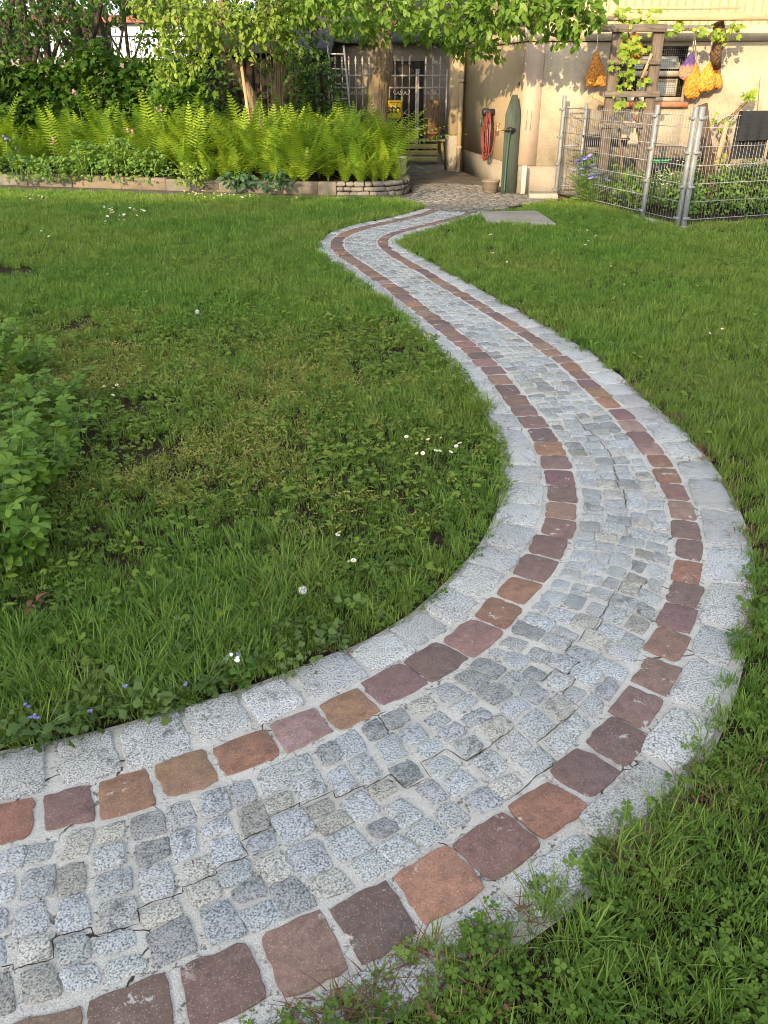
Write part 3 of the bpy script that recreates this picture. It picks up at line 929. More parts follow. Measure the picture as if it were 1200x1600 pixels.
part('corner_strip', M['stucco_strip'], house, lambda mb: mb.prism([tuple(fw(-0.006, 0.008, 0)[:2]), tuple(fw(0.267, 0.008, 0)[:2]), tuple(fw(0.267, -0.27, 0)[:2]), tuple(fw(0.05, -0.27, 0)[:2])], ZP + 0.002, ZW - 0.002))
part('plinth', M['plinth'], house, lambda mb: (mb.prism([tuple(fw(0.0, -0.02, 0)[:2]), tuple(fw(FL, -0.02, 0)[:2]), tuple(fw(FL, -0.3, 0)[:2]), tuple(fw(0.06, -0.3, 0)[:2])], -0.05, ZP - 0.003),
                                               wall_prism(mb, sw(0.3, -0.02, 0)[:2], sw(3.44, -0.02, 0)[:2], snor, 0.22, -0.05, ZP - 0.003)))
part('vent_slot', M['stucco_front'], house, lambda mb: [mb.box(fw(fpx(u, 190)[0], 0.012, fpx(832, 187)[1]), (0.012, 0.02, 0.27), atan2(fdir[1], fdir[0])) for u in (822, 829)])
part('vent_hole', M['iron_dark'], house, lambda mb: mb.tube([sw(0.19, -0.01, fpx(812, 131)[1]), sw(0.19, 0.012, fpx(812, 131)[1])], 0.022, 10))
# head band, boards and ribbed sheets above
part('head_band', M['stucco_front'], house, lambda mb: (mb.prism([tuple(fw(-0.03, 0.03, 0)[:2]), tuple(fw(FL, 0.03, 0)[:2]), tuple(fw(FL, -0.28, 0)[:2]), tuple(fw(0, -0.28, 0)[:2])], ZW + 0.012, ZW + 0.20),
                                                        wall_prism(mb, sw(0.05, 0.03, 0)[:2], sw(3.5, 0.03, 0)[:2], snor, 0.28, ZW + 0.012, ZW + 0.10)))
part('shadow_gap', M['iron_dark'], house, lambda mb: mb.prism([tuple(fw(0.02, -0.02, 0)[:2]), tuple(fw(FL, -0.02, 0)[:2]), tuple(fw(FL, -0.2, 0)[:2]), tuple(fw(0.02, -0.2, 0)[:2])], ZW, ZW + 0.012))
def ribs(mb, a0, a1, o0, z0, o1, z1, pitch=0.115):
    a = a0; prof = []
    while a < a1:
        prof += [(a, 0), (a + pitch * .35, 0), (a + pitch * .45, 0.022), (a + pitch * .9, 0.022)]
        a += pitch
    vs = []
    for al, h in prof:
        vs.append(fw(al, o0 + h, z0)); vs.append(fw(al, o1 + h, z1 + h))
    mb.add(vs, [(2 * i, 2 * i + 2, 2 * i + 3, 2 * i + 1) for i in range(len(prof) - 1)])
part('ribbed_fascia', M['roof_sheet'], house, lambda mb: ribs(mb, 0.3, FL, 0.0, ZW + 0.2, 0.0, ZW + 1.25))
part('ribbed_roof', M['roof_sheet'], house, lambda mb: (ribs(mb, 0.2, FL, 0.10, ZW + 1.25, -4.2, ZW + 1.9), ))
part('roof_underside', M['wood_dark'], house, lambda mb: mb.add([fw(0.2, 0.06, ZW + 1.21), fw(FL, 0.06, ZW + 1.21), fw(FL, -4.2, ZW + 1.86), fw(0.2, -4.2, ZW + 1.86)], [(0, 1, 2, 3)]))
part('back_wall', M['stucco_side'], house, lambda mb: mb.prism([tuple(fw(-0.5, -4.0, 0)[:2]), tuple(fw(FL, -4.0, 0)[:2]), tuple(fw(FL, -4.2, 0)[:2]), tuple(fw(-0.5, -4.2, 0)[:2])], 0, ZW + 1.6))
# pier and downpipe at the far end of the side wall
pp = sw(3.62, 0.02, 0)
part('pier', M['stucco_side'], house, lambda mb: mb.box((pp[0] - 0.02, pp[1], (0.62 + ZW + .1) / 2), (0.36, 0.34, ZW + .1 - 0.62), 0.21))
part('pier_base', M['plinth'], house, lambda mb: mb.box((pp[0] - 0.02, pp[1], 0.31), (0.38, 0.36, 0.618), 0.21))
dpx = sw(3.35, 0.07, 0)
part('downpipe', M['stucco_side'], house, lambda mb: (mb.tube([(dpx[0], dpx[1], 0.0), (dpx[0], dpx[1], ZW)], 0.045, 10), [mb.tube([(dpx[0], dpx[1], z), (dpx[0], dpx[1], z + .05)], 0.055, 10) for z in (0.4, 1.5)]), smooth=True)
# window with its wire mesh, sashes and sill
win = part('window', M['dark'], house, lambda mb: mb.prism([tuple(fw(wa0, -0.20, 0)[:2]), tuple(fw(wa1, -0.20, 0)[:2]), tuple(fw(wa1, -0.24, 0)[:2]), tuple(fw(wa0, -0.24, 0)[:2])], wz0, wz1))
wm = (wz0 + wz1) / 2 - 0.02
def fr(mb, a0, a1, z0, z1, o=-0.07, w=0.055, d=0.06):
    mb.bar(fw(a0, o, z0), fw(a0, o, z1), w, d, fnor.tolist() + [0]); mb.bar(fw(a1, o, z0), fw(a1, o, z1), w, d, fnor.tolist() + [0])
    mb.bar(fw(a0 + w / 2, o, z0 + w / 2), fw(a1 - w / 2, o, z0 + w / 2), w, d * .96, fnor.tolist() + [0]); mb.bar(fw(a0 + w / 2, o, z1 - w / 2), fw(a1 - w / 2, o, z1 - w / 2), w, d * .96, fnor.tolist() + [0])
part('frame', M['window_white'], win, lambda mb: (fr(mb, wa0 + .028, wa1 - .028, wz0 + .002, wz1 - .002), mb.bar(fw(wa0 + .06, -.065, wm), fw(wa1 - .06, -.065, wm), 0.07, 0.05, fnor.tolist() + [0])))
part('sill', M['terracotta'], win, lambda mb: mb.bar(fw(wa0 - .05, 0.03, wz0 - .035), fw(wa1 + .02, 0.03, wz0 - .035), 0.07, 0.12, fnor.tolist() + [0]))
wl = wa0 + (wa1 - wa0) * 0.40
part('sash', M['window_white'], win, lambda mb: fr(mb, wl, wa1 - .14, wz0 + .07, wm - .07, -0.13, 0.035, 0.03))
part('pane', M['glass'], win, lambda mb: mb.add([fw(wl, -.135, wz0 + .08), fw(wa1 - .14, -.135, wz0 + .08), fw(wa1 - .14, -.135, wm - .08), fw(wl, -.135, wm - .08)], [(0, 1, 2, 3)]))
part('pane', M['glass'], win, lambda mb: mb.add([fw(wl - .1, -.17, wm + .06), fw(wa1 - .09, -.17, wm + .06), fw(wa1 - .16, -.17, wz1 - .18), fw(wl, -.17, wz1 - .18)], [(0, 1, 2, 3)]))
def meshw(mb):
    a = wa0 + .06
    while a < wa1 - .06:
        mb.bar(fw(a, -.045, wz0 + .06), fw(a, -.045, wz1 - .06), 0.003, 0.003); a += 0.03
    z = wz0 + .06
    while z < wz1 - .06:
        mb.bar(fw(wa0 + .06, -.042, z), fw(wa1 - .06, -.042, z), 0.003, 0.003); z += 0.03
part('wire_mesh', M['wire'], win, meshw)

# long boards carried in front of the roof edge, and the beam under them
def board(name, u0, u1, v, out, w, d, mat, label, cat):
    a0, z0 = fpx(u0, v, out); a1, z1 = fpx(u1, v, out)
    mb = MB(); mb.bar(fw(a0, out, z0), fw(a1, out, z0), w, d, (0, 0, 1), 0.004)
    return setp(mb.build(name, mat), label, cat)
board('wooden_beam', 905, 1330, 27, 0.75, 0.20, 0.085, M['wood_tanh'], 'long tan beam running along under the ribbed roof edge', 'beam')
board('wooden_batten', 966, 1156, 13, 0.62, 0.05, 0.035, M['wood_tanh'], 'thin tan batten lying above the long roof beam', 'batten')

# ------------------------------------------------------------------ trellis frame before the window
def yp(u, v, out): 
    a, z = fpx(u, v, out); return fw(a, out, z)
tr = thing('trellis_frame', fw(fpx(985, 290, .95)[0], .95, 0), 'weathered two post wooden trellis frame before the window', 'trellis')
for u in (966, 1030):
    top = yp(u, 46, .95)
    part('post', M['wood_grey'], tr, lambda mb: mb.bar((top[0], top[1], -0.02), top, 0.135, 0.09, (0, 1, 0), 0.008))
for v, u0, u1, o, hh in ((44, 934, 1042, 1.03, .09), (97, 948, 1032, 1.02, .06), (147, 944, 1031, 1.025, .07), (196, 934, 1004, 1.02, .06)):
    a = yp(u0, v, o); b = yp(u1, v, o); b[2] = a[2]
    part('crossbar', M['wood_greyh'], tr, lambda mb: mb.bar(a, b, hh, 0.05, (0, 1, 0), 0.005))
a = yp(1018, 84, 1.03); b = yp(1003, 122, 1.03)
part('brace', M['wood_tan'], tr, lambda mb: mb.bar(a, b, 0.035, 0.03, (0, 1, 0)))

# dark iron bracket holding the beam at the right, and a rusty old post left of the trellis
mb = MB(); mb.tube([yp(1122, 36, .55), yp(1126, 62, .5), yp(1118, 84, .42), yp(1121, 106, .3)], [.075, .085, .08, .05], 8)
setp(mb.build('old_vine_stump', M['bark_vine'], smooth=True), 'thick dark brown vine stem hanging under the roof beam on the right', 'vine stem')

# ------------------------------------------------------------------ net bags hung under the eave
def net_bag(u0, v0, u1, v1, vhang, uh, mat, label, out=0.16, lean=0.0, prof=None):
    """bag between the neck (u0,v0) and the foot (u1,v1), string up to vhang"""
    a1, zb = fpx(u1, v1, out); a0, zt = fpx(u0, v0, out)
    b = fw(a1, out, zb); tp = fw(a0, out, zt)
    wpx = 0.0
    root = thing('net_bag', b, label, 'net bag')
    Hh = zt - zb
    mb = MB()
    n = 22; m = 20
    vs = []; fs = []
    for i in range(m + 1):
        t_ = i / m
        r = np.interp(t_, [p[0] for p in prof], [p[1] for p in prof])
        c = b + (tp - b) * t_
        for k in range(n):
            an = 2 * pi * k / n
            lump = 1 + 0.10 * (float(vnoise(an * 3.2 + a0 * 7, t_ * 13)) - .5) * 2 * (1 - t_)
            vs.append((c[0] + r * lump * cos(an), c[1] + r * 0.62 * lump * sin(an), c[2] + 0.015 * sin(an * 3) * (1 - t_)))
    for i in range(m):
        for k in range(n):
            fs.append((i * n + k, i * n + (k + 1) % n, (i + 1) * n + (k + 1) % n, (i + 1) * n + k))
    fs.append(tuple(range(n - 1, -1, -1))); fs.append(tuple(range(m * n, m * n + n)))
    mb.add(vs, fs); mb.build('net', mat, root, smooth=True, origin=b)
    hk = yp(uh, vhang, out)
    part('string', M['rope'], root, lambda q: q.tube([tp - np.array([0, 0, .03]), (tp + hk) / 2 + np.array([.004, 0, 0]), hk], 0.006, 5))
    return root
pear_ = [(0, .12), (.05, .15), (.25, .145), (.5, .11), (.75, .07), (.92, .045), (1, .015)]
fat = [(0, .05), (.08, .105), (.28, .135), (.5, .12), (.75, .07), (.9, .04), (1, .015)]
net_bag(932, 82, 931, 135, 55, 934, M['net_brown'], 'rust orange net bag hanging alone left of the trellis', prof=pear_)
net_bag(1081, 82, 1073, 125, 55, 1085, M['net_violet'], 'net bag of onions with a violet top hanging right of the window', prof=fat)
net_bag(1088, 98, 1080, 154, 60, 1086, M['net_orange'], 'lowest orange net bag hanging below the violet topped one', 0.20, prof=fat)
net_bag(1110, 97, 1101, 143, 58, 1112, M['net_yellow'], 'fat amber net bag in the middle of the hanging row', 0.24, prof=fat)
net_bag(1114, 97, 1119, 138, 58, 1113, M['net_yellow'], 'smaller amber net bag hanging farthest right beside the dark vine stem', 0.15, prof=[(p, r * .8) for p, r in fat])
net_bag(992, 50, 990, 92, 38, 992, M['net_orange'], 'orange net bag behind vine leaves at the top of the trellis', 0.55, prof=fat)

# ------------------------------------------------------------------ vine: stems and leaves
vine = thing('grape_vine', yp(985, 290, .88), 'bright green grape vine climbing the trellis and roof beam', 'vine')
vine['label'] = 'bright green grape vine climbing the trellis and roof beam'
vs_ = [[(968, 300), (972, 250), (968, 205), (978, 160), (975, 120), (985, 80), (980, 40)], [(1000, 300), (1004, 240), (995, 200), (1000, 165), (988, 140), (975, 128)],
       [(975, 45), (1010, 30), (1040, 50), (1075, 46), (1100, 54), (1130, 46), (1165, 42)], [(1001, 200), (990, 175), (996, 140), (1008, 100)]]
for k, st_ in enumerate(vs_):
    pts = spline([yp(u, v, .86 if k != 2 else .70) for u, v in st_], 5)
    part('stem', M['bark_vine'], vine, lambda mb: mb.tube(pts, [0.022 * (1 - .6 * i / len(pts)) for i in range(len(pts))], 6, wob=.3), smooth=True)
lt = lobed_tpl(5, 0.25)
leaf_me = np_mesh('vine_leaf', lt[0], [i for f in lt[1] for i in f], [len(f) for f in lt[1]], M['vine'])
clusters = [((975, 22), 16, 9, .8), ((1000, 26), 12, 6, .8), ((1020, 22), 10, 6, .8), ((985, 72), 22, 17, 1.02), ((975, 92), 14, 10, 1.02), ((980, 115), 12, 7, 1.0), ((972, 135), 9, 4, 1.0), ((1006, 127), 7, 3, 1.0), ((968, 160), 11, 5, 1.0), ((1000, 158), 7, 3, 1.0),
            ((1060, 40), 10, 6, .75), ((1098, 46), 11, 7, .75), ((1125, 55), 12, 9, .7), ((1150, 42), 11, 6, .7), ((1042, 52), 6, 3, .8)]
def leaf_part(parent, me, p, d, up, s, name='leaf'):
    R = frames(np.array([d], float), np.array([up], float), 0.3)[0]
    o = link(name, me, parent, p)
    o.rotation_euler = Matrix(R.tolist()).to_euler(); o.scale = (s, s, s)
    return o
for (u, v), r, n, out in clusters:
    for _ in range(int(n * 2.2)):
        p = yp(u + random.gauss(0, r * .55), v + random.gauss(0, r * .45), out + random.uniform(-.08, .12))
        leaf_part(vine, leaf_me, p, (random.gauss(0, .6), random.gauss(-.4, .4), random.gauss(-.5, .5)), (random.gauss(-.2, .4), -1, .6), random.uniform(.055, .095))
# the second, young vine right of the stakes
vine2 = thing('young_vine', yp(1120, 290, .5), 'small young vine with a crooked stem on the wall at right', 'vine')
for st_ in ([(1128, 292), (1132, 265), (1140, 240), (1136, 215), (1120, 200), (1128, 190)], [(1128, 190), (1145, 180), (1160, 165), (1168, 158)], [(1140, 240), (1150, 225), (1156, 205)]):
    pts = spline([yp(u, v, .42) for u, v in st_], 5)
    part('stem', M['bark_vine'], vine2, lambda mb: mb.tube(pts, [0.026 * (1 - .4 * i / len(pts)) for i in range(len(pts))], 6, wob=.35), smooth=True)
for (u, v), r, n in (((1171, 149), 11, 17), ((1113, 190), 8, 6), ((1135, 192), 8, 8), ((1128, 252), 9, 8)):
    for _ in range(n):
        p = yp(u + random.gauss(0, r * .5), v + random.gauss(0, r * .45), .42 + random.uniform(-.1, .12))
        leaf_part(vine2, leaf_me, p, (random.gauss(0, .6), random.gauss(-.4, .4), random.gauss(-.2, .6)), (random.gauss(-.2, .4), -1, .6), random.uniform(.055, .09))

# ------------------------------------------------------------------ hose, tap post and tub at the side wall
def spx(u, v, out=0.0):
    x = (u - 600) / F_PX; y = (800 - v) / F_PX
    d = np.array([x, cos(PITCH) + y * sin(PITCH), -sin(PITCH) + y * cos(PITCH)])
    o = np.append(FW + snor * out, 0); n = np.append(snor, 0)
    t_ = ((o - np.array([0, 0, EYE])) @ n) / (d @ n)
    return np.array([0, 0, EYE]) + d * t_
hk = spx(763, 178, 0.10)
hose = thing('garden_hose', (hk[0], hk[1], 0.0), 'red garden hose hanging in long loops on the house side wall', 'hose')
def loops(mb):
    for k in range(9):
        dx = random.uniform(-.05, .05); top = hk[2] + random.uniform(-.04, .04); bot = random.uniform(0.26, 0.7) + (0.02 if k else -.05)
        wd = random.uniform(.07, .14); pts = []
        for j in range(25):
            a = 2 * pi * j / 24
            zc = (top + bot) / 2; zh = (top - bot) / 2
            al = sin(a) * wd * (0.75 + 0.25 * -cos(a)) + dx
            q = hk[:2] + sdir * al * 1.6 + snor * (random.uniform(-.004, .004) + 0.006 * k)
            pts.append((q[0], q[1], zc + zh * cos(a)))
        mb.tube(pts, 0.0135, 7, cap=False)
part('hose_loops', M['hose_red'], hose, loops, smooth=True)
part('holder', M['rubber'], hose, lambda mb: (mb.box(hk + np.array([0.0, 0, .03]), (.10, .20, .09), 1.78, bev=.012), mb.box(hk + np.array([-.03, .1, .0]), (.07, .09, .16), 1.78, bev=.01)))
n1 = spx(763, 200, 0.13)
part('nozzle', M['rubber'], hose, lambda mb: (mb.tube([n1 + np.array([0, 0, .1]), n1, n1 - np.array([0, -.04, .12])], [.022, .03, .022], 8)), smooth=True)
n2 = spx(751, 190, 0.13)
part('coupling', M['hose_green'], hose, lambda mb: mb.tube([n2 + np.array([0, 0, .06]), n2 - np.array([0, 0, .08])], .022, 8), smooth=True)
# tap post: a tall pointed board
pb = P(793, 303)
post = thing('tap_post', (pb[0], pb[1], 0), 'tall dark green board post with pointed top and brass tap', 'tap post')
pz = PY(796, 148, pb[1])[2]
def pboard(mb):
    w, d = .115, .035
    pr = [(-w, 0), (w, 0), (w, pz - .26), (.035, pz), (-.035, pz), (-w, pz - .26)]
    vs = [(pb[0] + x, pb[1] - d, z) for x, z in pr] + [(pb[0] + x + 0.02, pb[1] + d, z) for x, z in pr]
    n = len(pr)
    mb.add(vs, [tuple(range(n)), tuple(range(2 * n - 1, n - 1, -1))] + [(k, k + n, (k + 1) % n + n, (k + 1) % n) for k in range(n)])
part('board', M['wood_green'], post, pboard)
tz = PY(790, 202, pb[1])[2]
part('valve', M['rubber'], post, lambda mb: (mb.tube([(pb[0] - .03, pb[1] - .04, tz), (pb[0] - .03, pb[1] - .13, tz)], .035, 10), mb.tube([(pb[0] - .09, pb[1] - .09, tz), (pb[0] + .03, pb[1] - .09, tz)], .025, 8)), smooth=True)
part('tap', M['brass'], post, lambda mb: (mb.tube([(pb[0] - .09, pb[1] - .09, tz), (pb[0] - .26, pb[1] - .09, tz - .01)], .014, 8), mb.tube([(pb[0] - .22, pb[1] - .09, tz - .08), (pb[0] - .22, pb[1] - .09, tz + .07)], .016, 8), mb.tube([(pb[0] - .25, pb[1] - .09, tz + .07), (pb[0] - .19, pb[1] - .09, tz + .07)], .012, 8)), smooth=True)
part('feed_hose', M['hose_green'], post, lambda mb: mb.tube(spline([(pb[0] - .03, pb[1] - .11, tz - .03), (pb[0] - .045, pb[1] - .075, .8), (pb[0] - .06, pb[1] - .07, .4), (pb[0] - .065, pb[1] - .08, .01)], 6), .013, 7), smooth=True)
part('drip_hose', M['hose_red'], post, lambda mb: mb.tube(spline([(pb[0] - .23, pb[1] - .09, tz - .06), (pb[0] - .24, pb[1] - .07, .95), (pb[0] - .28, pb[1] - .05, .62), (pb[0] - .33, pb[1] - .03, .55)], 6), .009, 7), smooth=True)
tb = P(767, 303)
mb = MB(); mb.lathe([(.10, 0), (.115, .01), (.135, .15), (.145, .155), (.145, .18), (.13, .18), (.12, .03)], (tb[0], tb[1] + .1, 0.012), 18)
setp(mb.build('plant_tub', M['tub'], smooth=True), 'small beige tub on the ground below the hanging red hose', 'tub')
# low concrete step at the foot of the corner
mb = MB(); mb.box(np.append(P(848, 309)[:2], .03), (.42, .3, .08), -.1, bev=.01)
setp(mb.build('threshold_stone', M['concrete']), 'worn flat stone at the foot of the house corner', 'stone')
# old white corner post by the plinth
cp = P(816, 305)
mb = MB(); mb.box((cp[0], cp[1] - .02, .22), (.07, .04, .40), 0, bev=.006)
setp(mb.build('white_board', M['window_white']), 'short flaking white board standing at the house corner', 'board')

# ================================================================== wire mesh fence with steel posts
fA, fB, fC = P(868, 307)[:2], P(1003, 341)[:2], P(1062, 355)[:2]
cd = P(1200, 345.5)[:2] - fC; cd /= np.linalg.norm(cd)
fD, fE = fC + cd * 2.5, fC + cd * 5.0
fence = thing('mesh_fence', (fC[0], fC[1], 0), 'galvanised double wire mesh fence with flat steel posts', 'fence')
FH = 1.23
def fpost(p, dr, h=1.30):
    nn = np.array([dr[1], -dr[0]])
    po = part('post', M['zinc'], fence, lambda mb: mb.box((p[0], p[1], h / 2 - .02), (.055, .04, h + .04), atan2(dr[1], dr[0]) , bev=.004))
    for z in (.1, .45, .82, 1.18):
        part('clamp', M['zinc'], po, lambda mb: mb.box((p[0] + nn[0] * .036, p[1] + nn[1] * .036, z), (.09, .02, .03), atan2(dr[1], dr[0]), bev=.003))
def fpanel(a, b, z0=.05):
    d = np.array(b) - np.array(a); L = np.linalg.norm(d); d /= L; nn = np.array([d[1], -d[0]])
    def wires(mb):
        n = int(L / .05)
        for k in range(n + 1):
            p = a + d * (L * k / n)
            mb.bar((p[0], p[1], z0), (p[0], p[1], FH), .0038, .0038)
        for z in (.08, .28, .48, .68, .88, 1.08, 1.20):
            for s_ in (-.006, .006):
                q = a + nn * s_; r = b + nn * s_
                mb.bar((q[0], q[1], z), (r[0], r[1], z), .006, .0055)
    part('mesh_panel', M['thinwire'], fence, wires)
ab = (fC - fA) / np.linalg.norm(fC - fA)
fpost(fA, ab, 1.36); fpost(fB, ab); fpost(fC - ab * .05, ab); fpost(fC + cd * .05, cd); fpost(fD, cd); fpost(fE, cd)
fpanel(fA + ab * .04, fB - ab * .03); fpanel(fB + ab * .03, fC - ab * .08); fpanel(fC + cd * .09, fD - cd * .04); fpanel(fD + cd * .04, fE)
# the little wire gate between fence and house
ga = fA; gb = fw(0.9, 0.25, 0)[:2]
gate2 = thing('wire_gate', (gb[0], gb[1], 0), 'narrow wire gate of thin tubes between fence end and house', 'gate')
gd = (gb - ga) / np.linalg.norm(gb - ga)
part('gate_post', M['zinc'], gate2, lambda mb: mb.tube([(gb[0], gb[1], 0), (gb[0], gb[1], 1.26)], .024, 8), smooth=True)
part('gate_rail', M['zinc'], gate2, lambda mb: [mb.tube([(ga[0] + gd[0] * .05, ga[1] + gd[1] * .05, z), (gb[0], gb[1], z)], .011, 6) for z in (.15, .7, 1.2)], smooth=True)
part('gate_wires', M['zinc'], gate2, lambda mb: [mb.bar((*(ga + gd * k), .08), (*(ga + gd * k), 1.2), .004, .004) for k in np.arange(.08, np.linalg.norm(gb - ga), .05)])
# concrete edging under the fence
mb = MB()
for a, b in ((fA, fC), (fC, fE)):
    mb.bar((*a, -.01), (*b, -.01), .09, .05)
setp(mb.build('fence_edging', M['concrete']), 'low concrete edging strip under the mesh fence', 'edging')

# towels over the fence
def towel(c0, c1, drop_f, drop_b, label):
    a = fC + cd * c0; L = c1 - c0; nn = np.array([cd[1], -cd[0]])
    vs = []; fs = []; n = 14
    prof = [(-.02, 1.235 - drop_b), (-.022, 1.10), (-.02, 1.21), (-.008, 1.236), (.010, 1.236), (.022, 1.215), (.026, 1.10), (.03, 1.235 - drop_f * .6), (.032, 1.235 - drop_f)]
    for th in (0, .012):
        for k in range(n + 1):
            p = a + cd * L * k / n
            w = .010 * sin(k * 1.3 + c0 * 9)
            for o, z in prof:
                oo = o + (w * abs(z - 1.22) * 4) + (th if o > 0 else -th)
                vs.append((p[0] + nn[0] * oo, p[1] + nn[1] * oo, z + (th if z > 1.2 else 0)))
    m = len(prof)
    for ly in range(2):
        for k in range(n):
            for j in range(m - 1):
                i = ly * (n + 1) * m + k * m + j
                fs.append((i, i + m, i + m + 1, i + 1))
    mb = MB(); mb.add(vs, fs)
    setp(mb.build('towel', M['towel'], smooth=True), label, 'towel')
towel(0.60, 1.10, .30, .50, 'dark grey towel draped over the fence, the whole one right of the stake')
towel(1.15, 1.72, .42, .52, 'dark grey towel draped over the fence, cut by the right picture edge')
# stakes and planks behind the fence
def stick(name, u0, v0, u1, v1, o, w, d, mat, label, cat='stake'):
    a, b = yp(u0, v0, o), yp(u1, v1, o)
    mb = MB(); mb.bar(a, b, w, d, (0, 1, 0), .004)
    return setp(mb.build(name, mat), label, cat)
stick('wooden_stake', 1114, 318, 1097, 163, 1.75, .13, .035, M['wood_brown'], 'dark brown board leaning behind the fence corner post')
stick('wooden_stake', 1112, 285, 1136, 190, 1.0, .055, .04, M['wood_tan'], 'pale wooden stake leaning right of the dark brown board')
stick('wooden_stake', 925, 262, 947, 160, .35, .045, .04, M['wood_grey'], 'thin grey stake leaning on the house wall left of the trellis')
stick('wooden_batten', 927, 149, 952, 162, .5, .06, .05, M['wood_tan'], 'short broken batten sticking out left of the trellis', 'batten')
stick('wooden_stake', 1186, 178, 1191, 120, .08, .05, .03, M['stucco_strip'], 'thin pale batten fixed upright on the wall at far right')
stick('wooden_stake', 1178, 300, 1180, 228, .3, .04, .03, M['wood_tan'], 'short pale stake by the wall below the towels')
bench = thing('plank_bench', yp(1010, 290, .55), 'long weathered plank bench along the house wall behind the fence', 'bench')
a, b = yp(915, 238, .55), yp(1125, 226, .55); b[2] = a[2] = (a[2] + b[2]) / 2
part('plank', M['wood_greyh'], bench, lambda mb: mb.bar(a, b, .34, .05, (0, 0, 1), .005))
part('plank', M['wood_greyh'], bench, lambda mb: mb.bar(a + np.array([.3, -.19, -.055]), b + np.array([-.2, -.19, -.055]), .03, .1, (0, 0, 1), .004))
for f_ in (.12, .5, .9):
    q = a + (b - a) * f_
    part('leg', M['wood_grey'], bench, lambda mb: mb.bar((q[0], q[1], 0), (q[0], q[1], a[2] - .026), .08, .08, (0, 1, 0)))
def box_thing(name, u, v, out, size, mat, label, cat, z0=0.0):
    aa, _ = fpx(u, v, out); p = fw(aa, out, z0)
    mb = MB(); mb.lathe([(size[0] * .72, 0), (size[0] * .78, .01), (size[0] * .95, size[1] * .8), (size[0] * 1.06, size[1] * .8), (size[0] * 1.06, size[1]), (size[0] * .92, size[1]), (size[0] * .85, size[1] * .85)], p, 16)
    return setp(mb.build(name, mat, smooth=True), label, cat)
box_thing('flower_pot', 1054, 282, .9, (.17, .34), M['terracotta'], 'large terracotta pot on the ground behind the fence', 'pot')
box_thing('flower_pot', 1092, 268, .55, (.10, .50), M['terracotta'], 'tall slim terracotta pipe pot beside the dark brown board', 'pot')
box_thing('plant_bowl', 930, 240, .6, (.20, .14), M['rubber'], 'black plastic bowl standing on the left end of the plank bench', 'bowl', a[2] + .03)
box_thing('plant_bowl', 962, 240, .55, (.17, .10), M['rubber'], 'shallow black bowl standing on the bench behind the trellis', 'bowl', a[2] + .03)
box_thing('plastic_lid', 1029, 258, .75, (.16, .05), M['green_plastic'], 'flat green plastic lid lying behind the middle fence post', 'lid', .52)
box_thing('rain_bucket', 1029, 262, .75, (.15, .515), M['rubber'], 'dark bucket under the flat green lid behind the fence', 'bucket', 0.0)
# ================================================================== raised bed with its stone border
edge = spline([(-9.2, 15.3), (-6.3, 14.6), (-3.0, 13.75), (-1.1, 13.36), (-0.35, 13.28), (0.12, 13.38), (0.36, 13.72), (0.40, 14.3), (0.30, 15.2)], 24)
edge = np.array([np.array(e) for e in edge])
es = np.concatenate([[0], np.cumsum(np.linalg.norm(np.diff(edge, axis=0), axis=1))])
def eat(s):
    return np.array([np.interp(s, es, edge[:, 0]), np.interp(s, es, edge[:, 1])])
BH = 0.185
bed_poly = [tuple(e) for e in edge[::6]] + [(-0.3, 18.6), (-9.2, 19.0)]
mb = MB(); sheet(mb, [(x, y) for x, y in bed_poly], BH - 0.06)
setp(mb.build('bed_soil', M['soil'], origin=(0, 0, 0)), kind='structure')
border = thing('stone_bed_border', (eat(4)[0], eat(4)[1], 0), 'low stone border holding the fern bed, long kerbs and small blocks at its round end', 'border')
def block(s0, s1, z0, z1, th, name, mat, bev=.012, jit=.012):
    a, b = eat(s0), eat(s1)
    d = b - a; L = np.linalg.norm(d); d /= L; n = np.array([d[1], -d[0]])
    n_o = random.uniform(-jit, jit)
    c = (a + b) / 2 - n * (th / 2 - n_o)
    mb = MB()
    mb.box((c[0], c[1], (z0 + z1) / 2), (L - .008, th, z1 - z0 - .006), atan2(d[1], d[0]) + random.gauss(0, .012), bev=bev)
    v = np.array(mb.v); v += rng.normal(0, bev * .35, v.shape); mb.v = [tuple(q) for q in v]
    mb.tint = (1, 1, 1)
    return mb.build(name, mat, border)
s_round = es[np.argmin(np.abs(edge[:, 0] + 0.72) + (edge[:, 1] > 14.2) * 9)]
s = 0.0
while s < s_round - .05:
    L = min(random.uniform(.72, .92), s_round - s)
    if s_round - s - L < .2: L = s_round - s
    block(s, s + L, -.05, BH + random.uniform(-.015, .01), .13, 'kerb_stone', random.choices((M['sandstone'], M['border_stone'], M['kerb_grey']), (3, 1, 2))[0])
    s += L
for row, (z0, z1) in enumerate(((-.05, .05), (.05, .12), (.12, .19))):
    s = s_round + (row % 2) * 0.0
    first_ = True
    while s < es[-1] - .05:
        L = random.uniform(.11, .2) * (0.6 if first_ and row % 2 else 1); first_ = False
        block(s, min(s + L, es[-1]), z0, z1, .15, 'wall_stone', M['border_stone'] if 'border_stone' in M else M['concrete'], .014, .012)
        s += L
